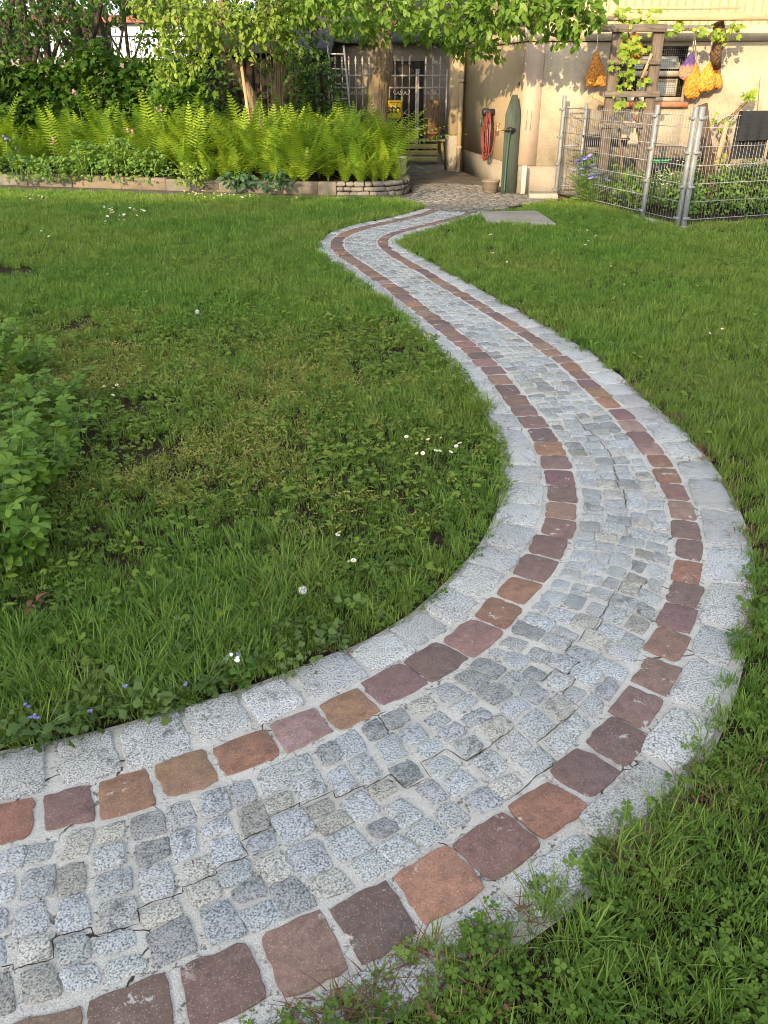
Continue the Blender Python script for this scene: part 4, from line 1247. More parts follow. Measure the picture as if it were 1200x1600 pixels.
# ------------------------------------------------------------------ ferns
def frond_mesh(name, seed, arch):
    r = random.Random(seed)
    vs = []; fs = []
    n = 21
    def cen(t_):                         # unit-long arching rachis, leaning out along +x
        return np.array([arch * t_ ** 1.7, 0, t_ * (1 - .28 * arch * t_ ** 1.5)])
    # rachis ribbon
    for i in range(9):
        t_ = i / 8; c = cen(t_); w = .007 * (1 - .8 * t_)
        vs += [(c[0], -w, c[2]), (c[0], w, c[2])]
        if i: o = 2 * i; fs.append((o - 2, o - 1, o + 1, o))
    for i in range(n):
        t_ = .14 + .86 * (i / (n - 1)) ** .92
        ln = .125 * (sin(pi * min(1, (t_ - .02) ** .72)) ** .8 + .05) * r.uniform(.9, 1.1)
        c = cen(min(t_, 1)); tg = cen(min(t_ + .02, 1.02)) - cen(t_ - .02); tg /= np.linalg.norm(tg)
        nrm = np.cross(tg, np.array([0, 1.0, 0]))
        for sg in (-1, 1):
            d = np.array([0, sg, 0]) * .92 + tg * .38 - nrm * .0 ; d = d / np.linalg.norm(d)
            dr = np.array([0, 0, -1.0]) * r.uniform(.05, .30)
            w = .019
            o = len(vs)
            p1 = c + d * ln * .5 + dr * ln * .15; p2 = c + d * ln + dr * ln * .6
            vs += [tuple(c - tg * w * .5), tuple(c + tg * w * .5), tuple(p1 + tg * w * .62), tuple(p1 - tg * w * .55), tuple(p2)]
            fs += [(o, o + 3, o + 2, o + 1), (o + 3, o + 4, o + 2)]
    return np_mesh(name, vs, [i for f in fs for i in f], [len(f) for f in fs], M['fern'], None, False)
FROND = [frond_mesh('frond', 900 + k, a) for k, a in enumerate((.2, .42, .68, .95))]
fern_spots = []
tries = 0
while len(fern_spots) < 140 and tries < 30000:
    tries += 1
    x = random.uniform(-7.6, 0.15); y = random.uniform(13.5, 17.4)
    if not inpoly(np.array([x]), np.array([y]), bed_poly)[0]: continue
    # the left front is taken by other bed plants
    front_d = y - np.interp(x, edge[:150, 0], edge[:150, 1])
    if front_d < .22 or (x < -3.3 and front_d < .5) : continue
    if (x + .05) ** 2 + (y - 16.6) ** 2 < .35: continue
    if all((x - a) ** 2 + (y - b) ** 2 > .085 for a, b, _ in fern_spots):
        fern_spots.append((x, y, random.uniform(.8, 1.2) * (0.66 if front_d < .5 else 0.85 if front_d < 1.0 else 1.0)))
fern_spots += [(0.20, 13.85, .52), (-0.15, 13.62, .5), (-.6, 13.58, .5), (-2.75, 13.9, .45), (-1.4, 13.7, .48)]
def fern(x, y, h, label, group=None):
    f = thing('fern', (x, y, BH - .07), label, 'fern', group)
    n = random.randint(10, 14); a0 = random.uniform(0, 6.3)
    for k in range(n):
        a = a0 + 2 * pi * k / n + random.gauss(0, .15)
        me = random.choice(FROND)
        o = link('frond', me, f, ORG[f])
        o.rotation_euler = (random.gauss(0, .12), random.gauss(.10, .16), a)
        s_ = h * random.uniform(.65, 1.2); o.scale = (s_ * 1.1, s_ * 1.15, s_)
    return f
for k, (x, y, h) in enumerate(fern_spots):
    if k == len(fern_spots) - 5: fern(x, y, h, 'fern arching over the round stone end of the bed beside the white bucket')
    elif k == len(fern_spots) - 2: fern(x, y, h, 'small yellow green fern hanging over the long kerb stones at left')
    else:
        fd = y - np.interp(x, edge[:150, 0], edge[:150, 1])
        if fd < .6: zone = 'low fern in the front row along the kerb of the bed'
        elif x < -4.6: zone = 'fern in the left third of the bed, below the dark shrubs'
        elif x > -1.3: zone = 'fern at the right end of the bed, round the apple trunk'
        elif x > -2.9: zone = 'fern in the sunny mass right of the leaning stake'
        else: zone = 'fern in the sunny mass left of the leaning stake'
        fern(x, y, h, zone, 'ferns: ' + zone)

# ------------------------------------------------------------------ other bed plants
def bush(name, label, cat, x, y, z, rx, ry, h, n, size, tpl, mat, group=None, stems=4, stemmat=None, updir=.5, low=0.0, label_parts=('foliage', 'stem')):
    t_ = thing(name, (x, y, z), label, cat, group)
    th = rng.uniform(0, 2 * pi, n); rr = np.sqrt(rng.random(n)); zz = low + (1 - low) * rng.random(n) ** .8
    prof = np.sqrt(np.clip(1 - (zz - .35) ** 2 / .45, .05, 1))
    lump = .75 + .5 * vnoise(th * 2.2 + x, zz * 4 + y)
    pos = np.stack([x + rx * rr * prof * lump * np.cos(th), y + ry * rr * prof * lump * np.sin(th), z + h * zz * (.8 + .35 * lump)], 1)
    d = np.stack([np.cos(th) + rng.normal(0, .5, n), np.sin(th) + rng.normal(0, .5, n), rng.normal(-.15, .5, n)], 1)
    up = np.tile(np.array([-.25, -.45, 1.0]), (n, 1))
    scatter_obj('foliage', tpl, pos, d, up, size * rng.uniform(.65, 1.3, n), mat, t_, (x, y, z), .45)
    for k in range(stems):
        a = random.uniform(0, 6.28); r_ = random.uniform(.1, .7)
        p0 = np.array([x + rx * .15 * cos(a), y + ry * .15 * sin(a), z - .02]); p1 = np.array([x + rx * r_ * cos(a), y + ry * r_ * sin(a), z + h * random.uniform(.6, .95)])
        part('stem', stemmat or M['lucerne_stem'], t_, lambda mb: mb.tube(spline([p0, (p0 + p1) / 2 + rng.normal(0, .03, 3), p1], 4), [.012 * (1 - .06 * i) for i in range(9)], 5), smooth=True)
    return t_
def bx(u, v, dy=.45):
    """place on the bed: ray to the bed top"""
    q = P(u, v, BH - .06); return q[0], q[1]
small = leaf_tpl(.65, .1, .15)
lob = lobed_tpl(5, .2)
bed_plants = [
    ('low_perennial', 'dense dark low plant at the left end of the kerb', 30, 280, .45, .3, .34, 420, .055, small, 'bedleaf'),
    ('low_perennial', 'dark leafy low plant behind the kerb below the pink flower head', 85, 281, .42, .28, .32, 420, .05, lob, 'bedleaf'),
    ('columbine', 'pale green columbine with small leaves near the kerb, left one', 140, 280, .38, .26, .5, 500, .05, lob, 'bedleaf'),
    ('columbine', 'tall pale green columbine with thin flower stalks in the bed middle', 190, 281, .36, .26, .55, 480, .05, lob, 'bedleaf'),
    ('low_perennial', 'light green low plant between columbine and yellow fern', 235, 282, .36, .25, .42, 420, .055, small, 'bedleaf'),
    ('low_perennial', 'yellow green low plant beside the small hanging fern', 300, 288, .28, .2, .26, 260, .055, small, 'pear'),
    ('hosta', 'dark broad leaved low plant at the kerb, left of two', 370, 290, .26, .16, .17, 90, .10, leaf_tpl(.6, .12, .3), 'hosta'),
    ('hosta', 'dark broad leaved low plant at the kerb, right of two', 430, 292, .28, .16, .17, 90, .10, leaf_tpl(.6, .12, .3), 'hosta')]
for nm, lb, u, v, rx, ry, h, n, sz, tp, mt in bed_plants:
    x, y = bx(u, v + 2); bush(nm, lb, nm.replace('_', ' '), x, y + .12, BH - .07, rx, ry, h, n, sz, tp, M[mt], stems=3)
# pink and blue flowers standing above the leaves
def flower_stalk(name, label, cat, base, top, mat, n=7, r=.06, size=.03):
    f = thing(name, base, label, cat)
    pts = spline([np.array(base), (np.array(base) + np.array(top)) / 2 + rng.normal(0, .02, 3), np.array(top)], 5)
    part('stalk', M['lucerne_stem'], f, lambda mb: mb.tube(pts, .006, 5), smooth=True)
    for k in range(n):
        c = np.array(top) + rng.normal(0, r * .5, 3)
        part('blossom', mat, f, lambda mb: mb.lathe([(.004, 0), (size * .5, size * .25), (size * .62, size * .6), (size * .3, size)], c, 6), smooth=True)
for k, (u, v, hh, lb, mt) in enumerate([(118, 146, 1.0, 'pink flower head rising above the ferns at left', 'pink'), (82, 221, .6, 'single pale pink flower at the left of the bed', 'pink'), (250, 172, .9, 'faded pink columbine flowers above the fern bed middle', 'pink'), (205, 205, .75, 'drooping pinkish columbine flowers in the left bed', 'pink'), (10, 218, .6, 'small blue flower spike at the far left of the bed', 'purple'), (28, 232, .5, 'tiny blue flower spike low at the left bed end', 'purple')]):
    yb = 14.9 if v > 190 else 15.4
    tp = PY(u, v, yb); flower_stalk('flower_stalk', lb, 'flower', (tp[0], yb + .02, BH - .06), tp, M[mt], 6 if k in (0, 2, 4) else 4, .055, .035)

# ================================================================== trees
def limb(mb, pts, r0, r1, n=10, wob=.12, k=6):
    q = spline(pts, k); m = len(q)
    mb.tube(q, [r0 + (r1 - r0) * (i / (m - 1)) ** .8 for i in range(m)], n, wob=wob)
    return q
def crown_leaves(clumps, per, size, tpl, droop=-.35, clus=6, spread=.10, tint_lo=0.0):
    """leaf rosettes on short twigs, spread through ellipsoid clumps; returns positions, directions, sizes"""
    pos = []; dr = []; tn = []; tw = []
    for c, r, f in clumps:
        c = np.array(c); r = np.array(r) if hasattr(r, '__len__') else np.array([r] * 3)
        n = int(per * f)
        for _ in range(n):
            v = rng.normal(0, 1, 3); v /= np.linalg.norm(v)
            p = c + v * r * (rng.random() ** .45)
            ax = v * .7 + rng.normal(0, .6, 3) + np.array([0, 0, droop]); ax /= np.linalg.norm(ax)
            tw.append((p - ax * .10, p + ax * .08))
            base_t = rng.random()
            for q in range(clus):
                pos.append(p + ax * rng.uniform(-.08, .10) + rng.normal(0, spread * .25, 3))
                d = ax + rng.normal(0, .75, 3) + np.array([0, 0, droop * .6]); dr.append(d)
                tn.append(np.clip(base_t * .55 + rng.random() * .45, 0, 1))
    return np.array(pos), np.array(dr), np.array(tn), tw
def foliage(t_, clumps, per, size, tpl, mat, origin, **kw):
    pos, d, tn, tw = crown_leaves(clumps, per, size, tpl, **kw)
    up = np.tile(np.array([-.2, -.5, 1.0]), (len(pos), 1))
    scatter_obj('crown', tpl, pos, d, up, size * rng.uniform(.5, 1.3, len(pos)), mat, t_, origin, .5, tint=tn)
    mb = MB()
    for a, b in tw[::2]: mb.tube([a, b], [.006, .003], 3, cap=False)
    setp(mb.build('twigs', M['bark'], t_), kind='stuff')

aple = leaf_tpl(.55, .12, .18, .38, .74, .82)
# --- the apple tree in the middle
Yt = 16.4
b0 = PY(590, 236, Yt)
apple = thing('apple_tree', (b0[0], Yt, BH - .08), 'apple tree with a thick sunlit trunk rising behind the fern bed', 'tree')
tp_ = [(b0[0] - .04, Yt, .1), PY(588, 236, Yt), PY(589, 190, Yt), PY(592, 140, Yt), PY(598, 105, Yt), PY(600, 78, Yt), PY(594, 48, Yt + .1)]
part('trunk', M['bark'], apple, lambda mb: mb.tube(spline(tp_, 7), [.215 - .0016 * i for i in range(43)], 18, wob=.07), smooth=True)
top_ = np.array(tp_[-1])
limbs_a = [[top_ - (0, 0, .25), top_ + (-.35, -.1, .35), top_ + (-1.3, -.5, 1.1), top_ + (-2.2, -1.0, 1.6)], [top_ - (0, 0, .1), top_ + (.15, -.2, .7), top_ + (.2, -.3, 1.8), top_ + (.1, -.2, 2.9)],
           [top_ - (0, 0, .2), top_ + (.5, -.6, .55), top_ + (1.3, -2.0, 1.0), top_ + (2.2, -3.3, .95)], [top_ + (.1, -.1, .2), top_ + (.5, .6, .9), top_ + (1.2, 1.4, 1.6)], [top_, top_ + (-.2, -1.0, .8), top_ + (-.5, -2.4, 1.0), top_ + (-.5, -3.4, .85)],
           [top_ + (.9, -1.3, .8), top_ + (1.6, -1.6, 1.0), top_ + (2.4, -2.4, .9)]]
for q in limbs_a: part('limb', M['bark'], apple, lambda mb: limb(mb, q, .13 if q is not limbs_a[1] else .17, .03), smooth=True)
low = []
def C_(u, v, Y, r, f): low.append((PY(u, v, Y), r, f))
# the low hanging rim of the crown as the photograph shows it, then the body above
for u, v, Y, r, f in [(500, 8, 13.0, .32, 1.0), (520, 40, 14.2, .34, .9), (545, 5, 12.6, .34, 1.1), (560, 35, 13.6, .30, .8), (600, 15, 12.6, .36, 1.1), (640, 30, 13.4, .36, 1.1), (655, 60, 14.4, .26, .7), (620, 52, 14.6, .26, .6), (690, 20, 12.4, .38, 1.2), (705, 55, 13.2, .34, 1.0), (745, 15, 12.0, .38, 1.3), (752, 50, 12.4, .30, 1.1), (735, 78, 13.2, .22, .6), (790, 20, 11.8, .36, 1.3), (800, 50, 12.0, .24, .8), (838, 15, 11.6, .34, 1.2), (868, 30, 11.6, .26, .9), (880, 62, 11.9, .18, .45), (905, 10, 11.5, .30, 1.0), (915, 40, 11.7, .17, .5), (765, 88, 12.9, .17, .4), (700, 80, 13.6, .2, .5), (470, 22, 14.4, .34, .8), (575, 60, 14.8, .28, .6)]:
    C_(u, v - 14, Y, (r * 1.3, r * 1.2, r * .72), f * .62)
for _ in range(46):
    a = random.uniform(0, 6.28); rr = 3.3 * sqrt(random.random()); zz = random.uniform(3.1, 5.9)
    k = sqrt(max(.1, 1 - ((zz - 3.6) / 2.8) ** 2))
    low.append(((b0[0] + .6 + rr * k * cos(a), Yt - 1.2 + rr * k * sin(a), zz), (.62, .62, .42), 1.0))
foliage(apple, low, 40, .115, aple, M['apple'], (b0[0], Yt, BH - .08), clus=7, spread=.12)
# --- the pear-like fruit tree at the left, thin leaning trunk
Yp = 15.6
b1 = PY(398, 172, Yp)
pear = thing('fruit_tree', (b1[0] + .1, Yp, BH - .08), 'slender leaning fruit tree with yellow green sunlit leaves', 'tree')
q1 = [(b1[0] + .12, Yp, .1), PY(402, 180, Yp), PY(392, 150, Yp), PY(372, 112, Yp), PY(350, 84, Yp), PY(340, 50, Yp), PY(352, 5, Yp)]
part('trunk', M['bark'], pear, lambda mb: limb(mb, q1, .105, .06), smooth=True)
for q in ([q1[4], PY(318, 50, Yp - .3), PY(290, 10, Yp - .6)], [q1[4], PY(385, 50, Yp - .4), PY(420, 10, Yp - .8)], [q1[5], PY(350, -40, Yp), PY(360, -110, Yp + .2)]):
    part('limb', M['bark'], pear, lambda mb: limb(mb, q, .055, .015), smooth=True)
st0, st1 = PY(391, 186, Yp - .35), PY(376, 95, Yp - .35)
low = []
for u, v, Y, r, f in [(250, 15, 14.6, .32, .9), (285, 45, 14.7, .30, .9), (270, 75, 14.8, .22, .6), (262, 110, 14.9, .22, .6), (300, 15, 14.4, .34, 1.1), (325, 55, 14.6, .26, .8), (345, 20, 14.3, .36, 1.1), (385, 40, 14.4, .32, 1.1), (375, 72, 14.8, .20, .5), (415, 20, 14.2, .34, 1.1), (440, 50, 14.6, .26, .7), (460, 15, 14.4, .3, .9), (300, 95, 14.9, .17, .4), (330, 88, 14.8, .16, .35), (440, 80, 15.0, .18, .3), (215, 10, 14.8, .3, .6)]:
    C_(u, v, Y, (r * 1.25, r, r * .85), f * .8)
for _ in range(22):
    a = random.uniform(0, 6.28); rr = 2.2 * sqrt(random.random()); zz = random.uniform(2.9, 5.2)
    low.append(((b1[0] - .5 + rr * cos(a), Yp - .5 + rr * sin(a), zz), (.6, .6, .42), 1.0))
foliage(pear, low, 40, .095, leaf_tpl(.58, .12, .15), M['pear'], (b1[0] + .1, Yp, BH - .08), clus=7, spread=.12)
mb = MB(); mb.bar((st0[0] + .05, st0[1], BH - .07), st1, .045, .045, (0, 1, 0))
setp(mb.build('tree_stake', M['wood_tan']), 'pale stake leaning against the slender fruit tree', 'stake')
# --- the trunk with many upright shoots
Ys = 16.9
shoot = thing('many_stemmed_tree', (PY(432, 170, Ys)[0], Ys, BH - .08), 'tree with a trunk wrapped in many upright bare shoots', 'tree')
xs_ = PY(432, 170, Ys)[0]
part('trunk', M['bark'], shoot, lambda mb: limb(mb, [(xs_, Ys, .1), PY(432, 160, Ys), PY(436, 110, Ys), PY(434, 60, Ys), PY(440, -20, Ys)], .12, .06), smooth=True)
for k in range(13):
    u = 432 + random.gauss(0, 7)
    part('shoot', M['bark'], shoot, lambda mb: limb(mb, [(PY(u, 170, Ys - .15)[0], Ys - .15, .12), PY(u + random.gauss(0, 2), 130, Ys - .17), PY(u + random.gauss(0, 5), 60 + random.uniform(-20, 20), Ys - .2)], .019, .008, 5), smooth=True)
low = []
for u, v, Y, r, f in [(420, 55, 16.4, .3, .7), (455, 70, 16.6, .26, .6), (470, 40, 16.5, .3, .7), (430, 20, 16.6, .4, 1), (490, 60, 16.8, .3, .7), (505, 95, 17.0, .2, .4), (480, 100, 17.0, .2, .35), (415, 95, 16.6, .16, .25)]:
    C_(u, v, Y, (r * 1.2, r, r * .9), f)
for _ in range(12):
    a = random.uniform(0, 6.28); rr = 1.6 * sqrt(random.random())
    low.append(((xs_ + rr * cos(a), Ys + rr * sin(a), random.uniform(3.0, 5.0)), (.6, .6, .45), 1.0))
foliage(shoot, low, 34, .085, aple, M['darkleaf'], (xs_, Ys, BH - .08), clus=6)

# --- dark trees of the left background
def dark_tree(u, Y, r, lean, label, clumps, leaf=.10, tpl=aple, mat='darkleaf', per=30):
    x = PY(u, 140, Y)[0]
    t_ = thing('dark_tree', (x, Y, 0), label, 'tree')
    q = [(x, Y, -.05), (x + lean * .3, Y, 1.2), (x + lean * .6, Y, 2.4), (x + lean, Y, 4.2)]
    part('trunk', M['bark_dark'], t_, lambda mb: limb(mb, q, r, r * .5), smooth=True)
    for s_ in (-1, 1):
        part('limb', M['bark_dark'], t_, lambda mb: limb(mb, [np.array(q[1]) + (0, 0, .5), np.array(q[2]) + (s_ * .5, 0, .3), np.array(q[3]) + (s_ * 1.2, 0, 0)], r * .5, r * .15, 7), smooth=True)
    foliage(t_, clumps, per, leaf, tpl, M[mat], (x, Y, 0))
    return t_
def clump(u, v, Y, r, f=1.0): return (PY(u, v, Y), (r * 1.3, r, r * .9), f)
dark_tree(15, 18.0, .15, -.3, 'dark tree trunk at the left picture edge', [clump(-30, 30, 17.5, .6), clump(10, 20, 17.2, .5), clump(30, 60, 17.4, .35, .6), clump(-20, 110, 17.4, .5), clump(5, 95, 16.6, .3, .7), clump(20, -60, 17.6, .9), clump(-60, -60, 18, 1.0)] + [((-5.9 + dx, 14.6 + dy, zz), (.7, .7, .45), 1.0) for dx, dy, zz in ((0, 0, 3.0), (-.9, -1.0, 3.4), (.7, 1.1, 2.9), (-.3, .2, 3.8), (-1.6, -1.3, 3.2), (.5, -.2, 3.5), (1.2, .8, 3.5), (-.5, 1.2, 3.3), (-1.3, .3, 3.0), (.2, -1.0, 3.9), (1.6, 1.6, 3.1), (-2.2, -.4, 3.4))])  # front crown clumps, mostly out of view, added to shade the shed and shrubs
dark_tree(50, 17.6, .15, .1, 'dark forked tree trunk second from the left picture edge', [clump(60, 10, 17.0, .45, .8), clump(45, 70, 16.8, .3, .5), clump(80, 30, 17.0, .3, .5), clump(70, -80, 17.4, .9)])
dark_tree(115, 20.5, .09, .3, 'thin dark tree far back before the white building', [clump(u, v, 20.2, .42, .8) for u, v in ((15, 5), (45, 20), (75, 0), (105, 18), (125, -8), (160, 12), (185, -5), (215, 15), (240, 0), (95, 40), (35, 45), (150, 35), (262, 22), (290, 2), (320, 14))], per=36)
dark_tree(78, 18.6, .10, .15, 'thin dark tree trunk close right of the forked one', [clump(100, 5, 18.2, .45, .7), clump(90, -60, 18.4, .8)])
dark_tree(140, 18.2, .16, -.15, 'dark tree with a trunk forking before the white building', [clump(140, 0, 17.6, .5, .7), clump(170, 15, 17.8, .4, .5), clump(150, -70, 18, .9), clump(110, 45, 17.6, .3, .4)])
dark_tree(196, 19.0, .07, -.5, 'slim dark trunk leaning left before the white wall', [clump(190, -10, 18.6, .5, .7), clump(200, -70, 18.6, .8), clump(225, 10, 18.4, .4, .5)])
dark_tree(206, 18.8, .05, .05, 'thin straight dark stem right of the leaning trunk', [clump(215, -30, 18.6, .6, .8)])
# leafy shrubs filling the back of the bed
def shrub(u, v0, Y, rx, h, n, size, tpl, mat, label, z=BH - .07, ry=None):
    x = PY(u, 150, Y)[0]
    return bush('shrub', label, 'shrub', x, Y, z, rx, ry or rx * .8, h, n, size, tpl, M[mat], stems=5, stemmat=M['bark_dark'])
shrub(150, 60, 17.4, .85, 1.75, 1500, .13, lob, 'currant', 'maple leaved shrub before the white building, left one')
shrub(225, 60, 17.3, .75, 1.5, 1300, .12, lob, 'currant', 'lobed leaf shrub below the thin dark stems')
shrub(285, 80, 16.6, .55, 1.55, 1000, .12, lob, 'currant', 'sunlit lobed leaf shrub left of the leaning fruit tree')
shrub(70, 80, 17.0, .75, 1.45, 1300, .12, lob, 'currant', 'shaded lobed leaf shrub under the dark trunks')
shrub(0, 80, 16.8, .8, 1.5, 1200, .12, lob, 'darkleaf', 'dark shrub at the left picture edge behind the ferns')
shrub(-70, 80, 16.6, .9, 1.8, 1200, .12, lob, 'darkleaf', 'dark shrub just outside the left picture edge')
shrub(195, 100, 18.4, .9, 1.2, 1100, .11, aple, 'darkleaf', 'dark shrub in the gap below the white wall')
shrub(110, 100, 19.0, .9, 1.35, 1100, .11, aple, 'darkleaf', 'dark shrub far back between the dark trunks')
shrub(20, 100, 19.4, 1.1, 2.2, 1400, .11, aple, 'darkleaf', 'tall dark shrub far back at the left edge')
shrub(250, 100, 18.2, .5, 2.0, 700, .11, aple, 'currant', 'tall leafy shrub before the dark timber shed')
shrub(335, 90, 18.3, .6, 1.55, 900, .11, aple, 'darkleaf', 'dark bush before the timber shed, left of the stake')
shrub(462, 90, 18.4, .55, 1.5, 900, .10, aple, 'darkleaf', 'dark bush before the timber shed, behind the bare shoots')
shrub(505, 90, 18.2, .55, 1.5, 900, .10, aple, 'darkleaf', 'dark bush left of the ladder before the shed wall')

# ================================================================== behind the bed: sheds, gate, ladder
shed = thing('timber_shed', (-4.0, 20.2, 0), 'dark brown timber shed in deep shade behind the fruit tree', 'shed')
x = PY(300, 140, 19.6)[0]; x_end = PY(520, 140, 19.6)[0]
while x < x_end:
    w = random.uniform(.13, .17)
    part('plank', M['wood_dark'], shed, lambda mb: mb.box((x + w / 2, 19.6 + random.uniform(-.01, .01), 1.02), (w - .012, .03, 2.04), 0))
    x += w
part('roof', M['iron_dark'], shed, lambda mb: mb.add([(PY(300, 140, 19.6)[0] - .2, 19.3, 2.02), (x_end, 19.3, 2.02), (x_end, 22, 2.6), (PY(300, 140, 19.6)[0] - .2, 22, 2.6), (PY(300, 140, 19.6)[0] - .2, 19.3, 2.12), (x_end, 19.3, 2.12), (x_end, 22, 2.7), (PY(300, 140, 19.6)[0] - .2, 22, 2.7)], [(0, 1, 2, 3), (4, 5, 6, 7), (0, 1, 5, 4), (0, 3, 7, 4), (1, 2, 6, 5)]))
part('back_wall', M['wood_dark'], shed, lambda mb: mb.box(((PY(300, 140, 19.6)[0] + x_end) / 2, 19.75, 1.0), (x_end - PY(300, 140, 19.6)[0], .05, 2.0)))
# rendered shed wall behind the iron gate
Yw = 20.6
wl_, wr_ = PY(478, 100, Yw)[0], PY(760, 100, Yw)[0]
shw = thing('rendered_shed', ((wl_ + wr_) / 2, Yw, 0), 'grey brown rendered shed behind the white iron gate', 'shed')
zt_ = PY(600, 68, Yw)[2]
part('wall', M['shed_wall'], shw, lambda mb: mb.box(((wl_ + wr_) / 2, Yw + .15, zt_ / 2), (wr_ - wl_, .3, zt_)))
part('eave', M['wood_green'], shw, lambda mb: mb.box(((wl_ + wr_) / 2, Yw + .1, zt_ + .05), (wr_ - wl_ + .1, .6, .1)))
part('door', M['wood_dark'], shw, lambda mb: mb.box((PY(635, 170, Yw)[0], Yw - .01, .95), (.75, .06, 1.9)))
part('roof', M['shed_roof'], shw, lambda mb: mb.add([(wl_, Yw - .2, zt_ + .104), (wr_, Yw - .2, zt_ + .104), (wr_, Yw + 3, zt_ + 1.1), (wl_, Yw + 3, zt_ + 1.1)], [(0, 1, 2, 3)]))
# white painted iron gate
Yg = 19.0
gl, gm, gr_ = PY(515, 170, Yg)[0], PY(650, 170, Yg)[0], PY(697, 170, Yg)[0]
igate = thing('iron_gate', ((gl + gr_) / 2, Yg, 0), 'white painted wrought iron gate with spear tips and scrolls', 'gate')
zg = PY(650, 118, Yg)[2]
def leafgate(x0, x1, tips=True):
    z2 = PY(0, 135, Yg)[2]; zb_ = PY(0, 248, Yg)[2]
    part('frame', M['iron_white'], igate, lambda mb: (mb.bar((x0, Yg, .05), (x0, Yg, zg + .12), .035, .035, (0, 1, 0)), mb.bar((x1, Yg, .05), (x1, Yg, zg + .12), .035, .035, (0, 1, 0)),
                                                      [mb.bar((x0, Yg, z), (x1, Yg, z), .03, .025, (0, 1, 0)) for z in (zg, zg - .22, .62, .12)]))
    n = max(3, int((x1 - x0) / .125)); xs = [x0 + (x1 - x0) * k / n for k in range(1, n)]
    def bars(mb):
        for q in xs: mb.bar((q, Yg, .1), (q, Yg, zg + .20), .017, .017, (0, 1, 0))
    part('bars', M['iron_white'], igate, bars)
    def fin(mb):
        for q in xs: mb.lathe([(.008, 0), (.026, .02), (.014, .05), (.026, .075), (.004, .16)], (q, Yg, zg + .19), 6)
    setp(part('spear_tips', M['iron_white'], igate, fin), kind='stuff')
    def scr(mb):
        for q in xs[:-1] if len(xs) > 1 else xs:
            for z, sg in ((zg - .29, 1), (zg - .29, -1), (.70, 1), (.70, -1), (.95, 1), (.95, -1)):
                pts = []
                for k in range(15):
                    a = k / 14 * 4.6; r_ = .055 * (1 - .12 * a)
                    pts.append((q + .0625 + sg * (.056 - r_ * cos(a)) , Yg - .015, z - r_ * sin(a) * 1.2))
                mb.tube(pts, .0085, 5)
    part('scrolls', M['iron_white'], igate, scr, smooth=True)
leafgate(gl, PY(588, 170, Yg)[0]); leafgate(PY(606, 170, Yg)[0], gm); leafgate(gm + .04, gr_)
# ladder leaning by the gate
Yl = 18.5
lad = thing('ladder', (PY(540, 215, Yl)[0], Yl, 0), 'grey aluminium ladder leaning against the iron gate', 'ladder')
la, lb_ = PY(525, 215, Yl - .2), PY(512, 72, Yl + .25); ra, rb = PY(551, 215, Yl - .2), PY(537, 72, Yl + .25)
def down(a, b): 
    t_ = (.02 - a[2]) / (b[2] - a[2]); return a + (b - a) * t_
la, ra = down(la, lb_), down(ra, rb)
for a, b in ((la, lb_), (ra, rb)): part('rail', M['alu'], lad, lambda mb: mb.bar(a, b, .035, .06, (0, 1, 0)))
for k in range(8):
    f_ = .06 + k * .125
    part('rung', M['alu'], lad, lambda mb: mb.bar(la + (lb_ - la) * f_, ra + (rb - ra) * f_, .03, .03, (0, 1, 0)))
# yellow bucket hung on the gate, with its lettering
yb_ = PY(615, 170, Yg - .22)
pail = thing('yellow_bucket', (yb_[0], yb_[1], PY(613, 184, Yg - .22)[2]), 'yellow square bucket with black lettering hanging beside the apple trunk', 'bucket')
z0_, z1_ = PY(0, 184, Yg - .22)[2], PY(0, 157, Yg - .22)[2]
hw = .155
part('pail', M['yellow_plastic'], pail, lambda mb: (mb.box((yb_[0], yb_[1], (z0_ + z1_) / 2), (hw * 2, .26, z1_ - z0_), bev=.02), mb.box((yb_[0], yb_[1], z1_ - .02), (hw * 2 + .03, .29, .03), bev=.008)), smooth=False)
part('handle', M['iron_dark'], pail, lambda mb: mb.tube(spline([(yb_[0] - hw, yb_[1], z1_ - .03), (yb_[0], yb_[1] - .05, z1_ + .1), (yb_[0] + hw, yb_[1], z1_ - .03)], 6), .006, 5), smooth=True)
cu = bpy.data.curves.new('lettering', 'FONT'); cu.body = 'sto'; cu.size = .235; cu.extrude = .003; cu.align_x = 'CENTER'; cu.offset = .006
to = bpy.data.objects.new('tmp', cu); COL.objects.link(to)
bpy.context.view_layer.update()
lme = bpy.data.meshes.new_from_object(to.evaluated_get(bpy.context.evaluated_depsgraph_get()))
bpy.data.objects.remove(to)
lme.materials.clear(); lme.materials.append(M['rubber'])
lo = link('lettering', lme, pail, (yb_[0] + .0, yb_[1] - .134, (z0_ + z1_) / 2 - .07), rot=(pi / 2, 0, 0))
# garden bench in front of the gate, with crates below
Yb = 18.4
bl, br_ = PY(618, 225, Yb)[0], PY(694, 225, Yb)[0]
zb_ = PY(0, 219, Yb)[2]
gb_ = thing('slatted_table', ((bl + br_) / 2, Yb, 0), 'pale weathered slatted table before the iron gate', 'table')
for k in range(3): part('slat', M['wood_moss'], gb_, lambda mb: mb.bar((bl - .03, Yb - .13 + k * .13, zb_), (br_ + .03, Yb - .13 + k * .13, zb_), .11, .03, (0, 0, 1), .003))
for q, s_ in ((bl + .06, -1), (br_ - .06, 1)):
    for dy in (-.16, .16): part('leg', M['wood_moss'], gb_, lambda mb: mb.bar((q + s_ * .06, Yb + dy * 1.2, 0), (q, Yb + dy * .7, zb_ - .016), .05, .04, (0, 1, 0)))
cz = PY(0, 252, Yb + .25)[2]
crate = thing('fruit_crate', ((bl + br_) / 2, Yb + .02, 0), 'yellow green wooden crate of slats standing below the pale table', 'crate')
